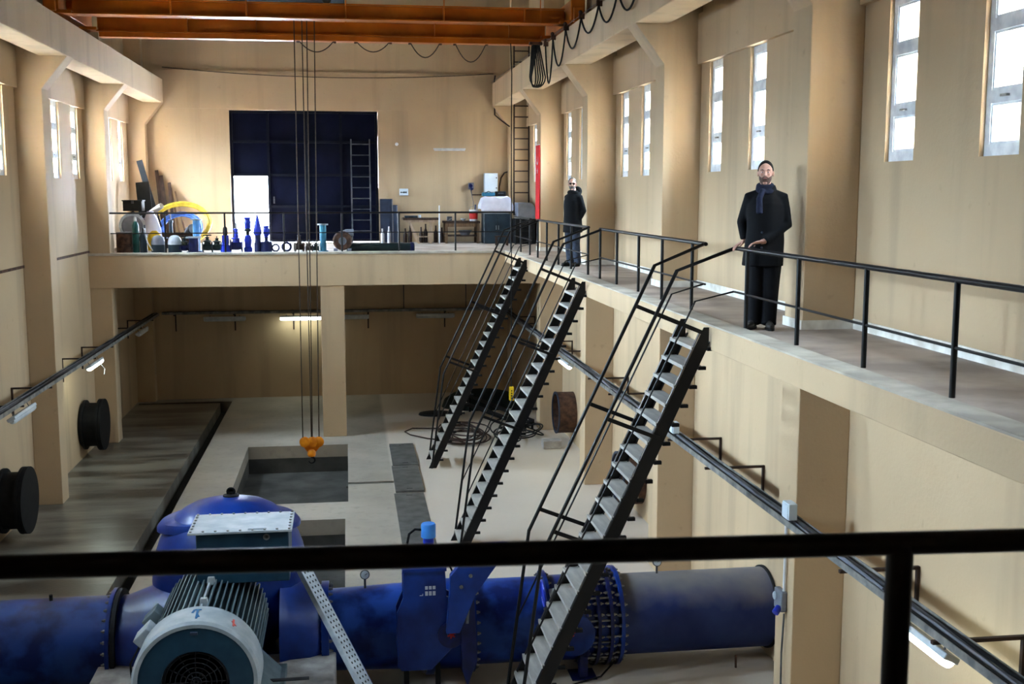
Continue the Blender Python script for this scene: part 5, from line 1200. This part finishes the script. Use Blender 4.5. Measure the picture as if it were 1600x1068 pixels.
# ------------------------------------------------------------------ PEOPLE
def fuse(name, mb, m, voxel, smooth=4, parent=None, **kw):
    """weld overlapping volumes into one continuous skin (voxel remesh + smoothing)"""
    me = mb.mesh(name + '_raw', m, False); o = bpy.data.objects.new('tmp', me); COL.objects.link(o)
    r = o.modifiers.new('r', 'REMESH'); r.mode = 'VOXEL'; r.voxel_size = voxel; r.use_smooth_shade = True
    s_ = o.modifiers.new('s', 'SMOOTH'); s_.iterations = smooth; s_.factor = .5
    dg = bpy.context.evaluated_depsgraph_get(); ev = o.evaluated_get(dg); nm = bpy.data.meshes.new_from_object(ev)
    bpy.data.objects.remove(o); nm.name = name
    nm.materials.clear(); nm.materials.append(m)
    nm.polygons.foreach_set('use_smooth', [True] * len(nm.polygons))
    return nm
def person(loc, rotz, H, label, P):
    """local space: facing -Y, own right hand at -X, z up; P: pose and clothes"""
    k = H / 1.78
    root = V(loc)
    def tagp(o): return o
    hy = R(P.get('head_yaw', 0)); HR = Matrix.Rotation(hy, 3, 'Z') @ Matrix.Rotation(R(P.get('head_tilt', 0)), 3, 'X')
    hc = V(P.get('head', (0, -.02, 1.655)))
    def hp_(x, y, z): return hc + HR @ V((x, y, z))
    W = P.get('w', 1.0)
    # ---- body: one skin
    b = MB()
    tors = [(0, .01, .84, .155, .115), (0, .01, .92, .17, .125), (0, .0, 1.05, .155, .115), (0, -.005, 1.18, .165, .12), (0, 0, 1.32, .18, .125), (0, .01, 1.40, .165, .11), (0, .015, 1.455, .11, .085), (0, .01, 1.50, .065, .065)]
    b.loft([(x, y, z, rx * W, ry * W) for x, y, z, rx, ry in tors], 20)
    b.tube([V((0, .02, 1.44)), hc + V((0, .02, -.07))], [.062, .056], 14)
    # skull, jaw, nose, ears, chin
    b.ell(hp_(0, .012, .035), .075, .095, .098, 18, 12, HR); b.ell(hp_(0, -.022, -.035), .062, .072, .082, 16, 10, HR); b.ell(hp_(0, -.07, -.095), .026, .020, .020, 10, 8, HR)
    b.add([hp_(*p) for p in ((-.010, -.088, .03), (.010, -.088, .03), (.017, -.092, -.022), (-.017, -.092, -.022), (0, -.124, -.016), (0, -.098, .03))], [(0, 3, 4), (0, 4, 5), (5, 4, 1), (1, 4, 2), (3, 2, 4), (0, 5, 1), (0, 1, 2, 3)])
    b.ell(hp_(0, -.112, -.016), .012, .013, .010, 8, 6, HR)
    for sg in (-1, 1):
        b.ell(hp_(sg * .079, .012, .0), .012, .020, .032, 10, 8, HR); b.ell(hp_(sg * .034, -.068, -.008), .022, .020, .018, 8, 6, HR)
    b.tube([hp_(-.045, -.082, .036), hp_(0, -.09, .038), hp_(.045, -.082, .036)], [.010, .012, .010], 8)
    for sg, (sh, el, wr, hd) in P['arms'].items():
        sh, el, wr = V(sh), V(el), V(wr)
        b.tube([V((0, .01, 1.41)), sh, sh.lerp(el, .5), el, el.lerp(wr, .35), wr], [.06, .055, .046, .040, .040, .028], 12)
        # hand: palm, four fingers of different length, thumb off the side
        f = V(hd['dir']).normalized(); dn = V(hd['down']).normalized(); sd = f.cross(dn).normalized(); th = hd['thumb']
        pc = wr + f * .055
        rotm = Matrix((sd, f, dn)).transposed()
        b.ell(pc, .043, .058, .018, 12, 8, rotm); b.tube([wr - f * .02, wr + f * .03], [.028, .027], 8)
        cu = hd.get('curl', .6)
        for i, (o_, l_) in enumerate(((-.031, .070), (-.010, .080), (.011, .076), (.031, .060))):
            a0 = pc + sd * (o_ * th) + f * .040; d1 = (f * math.cos(cu * .5) + dn * math.sin(cu * .5)); d2 = (f * math.cos(cu * 1.5) + dn * math.sin(cu * 1.5)); d3 = (f * math.cos(cu * 2.4) + dn * math.sin(cu * 2.4))
            p1 = a0 + d1 * l_ * .48; p2 = p1 + d2 * l_ * .34; p3 = p2 + d3 * l_ * .26
            b.tube([a0 - f * .02, a0, p1, p2, p3], [.0095, .0095, .009, .0082, .0065], 8)
        t0 = pc - sd * (.030 * th) - f * .025; t1 = t0 - sd * (.032 * th) + f * .025 + dn * .012; t2 = t1 + f * .032 + dn * .018 - sd * (.004 * th)
        b.tube([t0, t1, t2], [.013, .011, .008], 8)
    for sg, (hi, kn, an, toe) in P['legs'].items():
        hi, kn, an, toe = V(hi), V(kn), V(an), V(toe)
        b.tube([hi, hi.lerp(kn, .5), kn, kn.lerp(an, .4), an], [.085, .075, .055, .054, .038], 12)
        b.tube([an + V((0, .02, -.02)), an.lerp(toe, .5) + V((0, .01, -.015)), toe], [.030, .026, .018], 10)
    def place(mbx): return mbx
    Mz = Matrix.Rotation(rotz, 4, 'Z'); Tm = Matrix.Translation(root) @ Mz @ Matrix.Scale(k, 4)
    def finish(nm): nm.transform(Tm); return nm
    nm = fuse('person', b, M['skin'], .0065, 3); nm.transform(Mz @ Matrix.Scale(k, 4))
    o = bpy.data.objects.new('person', nm); COL.objects.link(o); o.location = root; WL[o.name] = root; tag(o, label, 'person')
    def add(name, mb, m, voxel=None, smooth=4):
        if voxel: me = fuse(name, mb, M[m], voxel, smooth)
        else: me = mb.mesh(name, M[m], True, 50)
        me.transform(Mz @ Matrix.Scale(k, 4))
        c = bpy.data.objects.new(name, me); COL.objects.link(c); c.parent = o; WL[c.name] = V((0, 0, 0)); return c
    # ---- coat with sleeves
    c = MB(); hem = P['hem']
    rings = [(P.get('sway', 0), .0, hem, .215, .165), (P.get('sway', 0) * .6, .0, hem + .15, .208, .16), (0, .0, .95, .20, .155), (0, -.005, 1.08, .19, .15), (0, -.005, 1.22, .20, .152), (0, 0, 1.33, .20, .145), (0, .01, 1.40, .175, .125), (0, .015, 1.455, .13, .10), (0, .015, 1.52, .082, .082)]
    c.loft([(x, y, z, rx * W * P.get('cw', 1), ry * W * P.get('cd', 1)) for x, y, z, rx, ry in rings], 26)
    for sg, (sh, el, wr, hd) in P['arms'].items():
        sh, el, wr = V(sh), V(el), V(wr); e = wr + (el - wr).normalized() * .015
        c.tube([V((sg * .08, .01, 1.42)), sh + V((0, 0, .005)), sh.lerp(el, .45), el, el.lerp(wr, .5), e], [.075, .074, .066, .060, .054, .050], 16)
    ct = add('coat', c, P['coat'], .011, 6)
    # lapels / placket and buttons as small raised pieces
    q = MB(); q.add([], [])
    for z in P.get('buttons', ()):
        bt = MB(); bt.ell((-.03, -.158 * W * P.get('cd', 1), z), .012, .006, .012, 10, 6); add('button', bt, 'greyd')
    # ---- trousers, shoes
    tr_ = MB(); tr_.loft([(0, .01, .78, .165, .125), (0, .01, .88, .17, .13), (0, .01, .96, .165, .125)], 18)
    for sg, (hi, kn, an, toe) in P['legs'].items():
        hi, kn, an = V(hi), V(kn), V(an)
        tr_.tube([hi, hi.lerp(kn, .5), kn, kn.lerp(an, .5), an + V((0, .005, .0)), an + V((0, -.01, -.045))], [.104, .099, .086, .079, .076, .078], 16)
    add('trousers', tr_, P['trousers'], .011, 5)
    for sg, (hi, kn, an, toe) in P['legs'].items():
        an, toe = V(an), V(toe); s1 = MB(); d_ = toe - an; d_.z = 0; d_.normalize(); sdv = V((-d_.y, d_.x, 0))
        base = V((an.x, an.y, 0)); RM = Matrix((sdv, d_, V((0, 0, 1)))).transposed()
        s1.ell(base + d_ * .03 + V((0, 0, .055)), .044, .075, .052, 14, 10, RM); s1.ell(base + d_ * .12 + V((0, 0, .042)), .048, .095, .040, 14, 10, RM); s1.ell(base - d_ * .03 + V((0, 0, .07)), .040, .045, .065, 12, 8, RM); s1.tube([base + V((0, 0, .06)), base + V((0, 0, .125))], [.050, .052], 12)
        so = MB(); so.loft([(0, 0, .0, 1, 1), (0, 0, .022, 1, 1)], 20); so.v = [tuple(base + d_ * (.075 + .150 * y) + sdv * (.050 * x) + V((0, 0, z))) for x, y, z in so.v]
        sh_ = add('shoe', s1, 'shoe', .009, 3); so_me = so.mesh('sole', M['blackm'], False); so_me.transform(Mz @ Matrix.Scale(k, 4)); oo = bpy.data.objects.new('sole', so_me); COL.objects.link(oo); oo.parent = sh_
    # ---- face details
    hr = MB(); nu, nv = 24, 9; vs = []
    for layer, gro in ((0, .0085), (1, -.004)):
        for i in range(nv + 1):
            for kx in range(nu):
                a_ = 2 * PI * kx / nu; front = max(0, -math.sin(a_)); lim = R(112 - 66 * front ** .7 - P.get('recede', 0) * front); t_ = lim * i / nv
                vs.append(hp_((.075 + gro) * math.sin(t_) * math.cos(a_), .012 + (.095 + gro) * math.sin(t_) * math.sin(a_), .035 + (.098 + gro) * math.cos(t_)))
    fs = []; n0 = (nv + 1) * nu
    for i in range(nv):
        for kx in range(nu):
            k2 = (kx + 1) % nu
            fs.append((i * nu + kx, (i + 1) * nu + kx, (i + 1) * nu + k2, i * nu + k2)); fs.append((n0 + i * nu + kx, n0 + i * nu + k2, n0 + (i + 1) * nu + k2, n0 + (i + 1) * nu + kx))
    for kx in range(nu):
        k2 = (kx + 1) % nu; fs.append((nv * nu + kx, n0 + nv * nu + kx, n0 + nv * nu + k2, nv * nu + k2))
    hr.add(vs, fs); add('hair', hr, P['hair'])
    for sg in (-1, 1):
        e = MB(); e.ell(hp_(sg * .030, -.079, .014), .0105, .0085, .0062, 12, 8, HR); eo = add('eye', e, 'eyew'); e2 = MB(); e2.ell(hp_(sg * .030, -.0885, .014), .0058, .0035, .0058, 10, 6, HR); me = e2.mesh('iris', M['eyed']); me.transform(Mz @ Matrix.Scale(k, 4)); io = bpy.data.objects.new('iris', me); COL.objects.link(io); io.parent = eo
        br = MB(); br.tube([hp_(sg * .014, -.093, .036), hp_(sg * .032, -.093, .041), hp_(sg * .05, -.083, .035)], [.004, .005, .003], 6); add('eyebrow', br, P['hair'])
    mo = MB(); mo.tube([hp_(-.024, -.086, -.052), hp_(-.01, -.093, -.05), hp_(.01, -.093, -.05), hp_(.024, -.086, -.052)], [.003, .0055, .0055, .003], 8); add('mouth', mo, 'lip')
    if P.get('beard'):
        be = MB(); vs = []; n1, n2 = 16, 6
        for layer, gro in ((0, .004), (1, -.004)):
            for i in range(n2 + 1):
                for j in range(n1 + 1):
                    a_ = R(-90 - 82 + 164 * j / n1); zz = -.118 + (.066 + .035 * abs(math.cos(a_)) ** 2) * (i / n2)
                    sc_ = math.sqrt(max(.08, 1 - ((zz + .035) / .092) ** 2))
                    vs.append(hp_((.064 + gro) * sc_ * math.cos(a_), -.022 + (.074 + gro) * sc_ * math.sin(a_), zz))
        nn = (n2 + 1) * (n1 + 1); fs = []
        for i in range(n2):
            for j in range(n1):
                q0 = i * (n1 + 1) + j; fs.append((q0, q0 + 1, q0 + n1 + 2, q0 + n1 + 1)); fs.append((nn + q0, nn + q0 + n1 + 1, nn + q0 + n1 + 2, nn + q0 + 1))
        be.add(vs, fs); add('beard', be, P['beard'])
        mu_ = MB(); mu_.tube([hp_(-.030, -.084, -.046), hp_(-.012, -.094, -.036), hp_(.012, -.094, -.036), hp_(.030, -.084, -.046)], [.005, .007, .007, .005], 8); add('moustache', mu_, P['beard'])
    if P.get('glasses'):
        gl = MB()
        for sg in (-1, 1): gl.tube([hp_(sg * .062, -.088, .014), hp_(sg * .08, -.02, .014), hp_(sg * .082, .02, .008)], .003, 6)
        gl.tube([hp_(-.012, -.105, .018), hp_(.012, -.105, .018)], .003, 6); go = add('glasses_frame', gl, 'blackm')
        for sg in (-1, 1):
            l_ = MB(); l_.ell(hp_(sg * .036, -.098, .012), .026, .006, .019, 14, 8, HR); add('glasses_lens', l_, 'lens')
    if P.get('scarf'):
        sc_ = MB()
        sc_.ring(hc + V((0, .02, -.130)), (0, -.25, 1), .066, .032, 26, 10); sc_.ring(hc + V((0, .0, -.168)), (.12, -.35, 1), .075, .028, 26, 10)
        sc_.tube([hc + V((-.02, -.085, -.17)), hc + V((-.055, -.145, -.26)), hc + V((-.05, -.165, -.42))], [.03, .034, .036], 10); add('scarf', sc_, 'scarf', .010, 4)
    if P.get('hood'):
        ho = MB(); ho.ring(hc + V((.0, .06, -.19)), (0, .40, 1), .105, .045, 26, 10); ho.ell(hc + V((0, .15, -.14)), .115, .075, .105, 16, 10); add('hood', ho, P['coat'], .011, 4)
    co = MB(); co.loft([(0, .015, 1.47, .115, .098), (0, .015, 1.50, .105, .095), (0, .02, 1.535, .092, .088)], 22); add('collar', co, P['coat'])
    return o
a1 = R(-21)
person((4.44, 11.74, DZ + .001), a1, 1.785, 'bearded man in a long black coat and navy scarf, hands on the walkway railing', dict(
    arms={-1: ((-.165, .01, 1.395), (-.245, .12, 1.14), (-.21, .113, .945), dict(dir=(-.7, -.27, -.42), down=(-.25, -.1, -1), thumb=-1, curl=.85)),
          1: ((.165, .01, 1.395), (.225, -.01, 1.12), (-.01, -.17, .945), dict(dir=(-.9, -.28, -.12), down=(-.1, -.25, -1), thumb=1, curl=.55))},
    legs={-1: ((-.085, .0, .84), (-.09, .0, .47), (-.100, .02, .09), (-.16, -.16, .035)), 1: ((.085, .0, .84), (.08, -.01, .47), (.070, .0, .09), (.09, -.19, .035))},
    hem=.68, coat='coat', trousers='trous', hair='hair', beard='beard', scarf=True, head=(-.012, -.02, 1.655), head_yaw=-2, head_tilt=0, buttons=(1.04, .88), recede=6, w=1.02, sway=-.02))
a2 = R(-56)
person((4.47, 22.42, DZ + .001), a2, 1.745, 'man in dark glasses and a black hooded coat, standing sideways on the walkway', dict(
    arms={-1: ((-.165, .02, 1.39), (-.23, .08, 1.12), (-.155, .0, .93), dict(dir=(.45, .05, -.9), down=(.5, .2, -.8), thumb=1, curl=.5)),
          1: ((.165, .02, 1.39), (.23, .08, 1.12), (.155, .0, .93), dict(dir=(-.45, .05, -.9), down=(-.5, .2, -.8), thumb=1, curl=.5))},
    legs={-1: ((-.085, .0, .84), (-.09, -.01, .47), (-.09, .02, .09), (-.12, -.17, .035)), 1: ((.085, .0, .84), (.09, .0, .47), (.09, .05, .09), (.11, -.14, .035))},
    hem=.69, coat='coat', trousers='jeans', hair='hairg', beard='hairg', glasses=True, hood=True, head_yaw=42, head_tilt=0, w=1.0, cw=1.0, cd=1.12, recede=14))

# thin conduits dropping to the dark tray under the deck
for x in (1.67, 3.55):
    t = rod('drop_conduit', ['thin conduit dropping to the dark tray beside the centre post', 'thin conduit dropping to the dark tray behind the far stair'][x > 2], 'conduit', [(x, 34.27, 4.40), (x, 34.27, 2.62)], .014, 'steel_d')
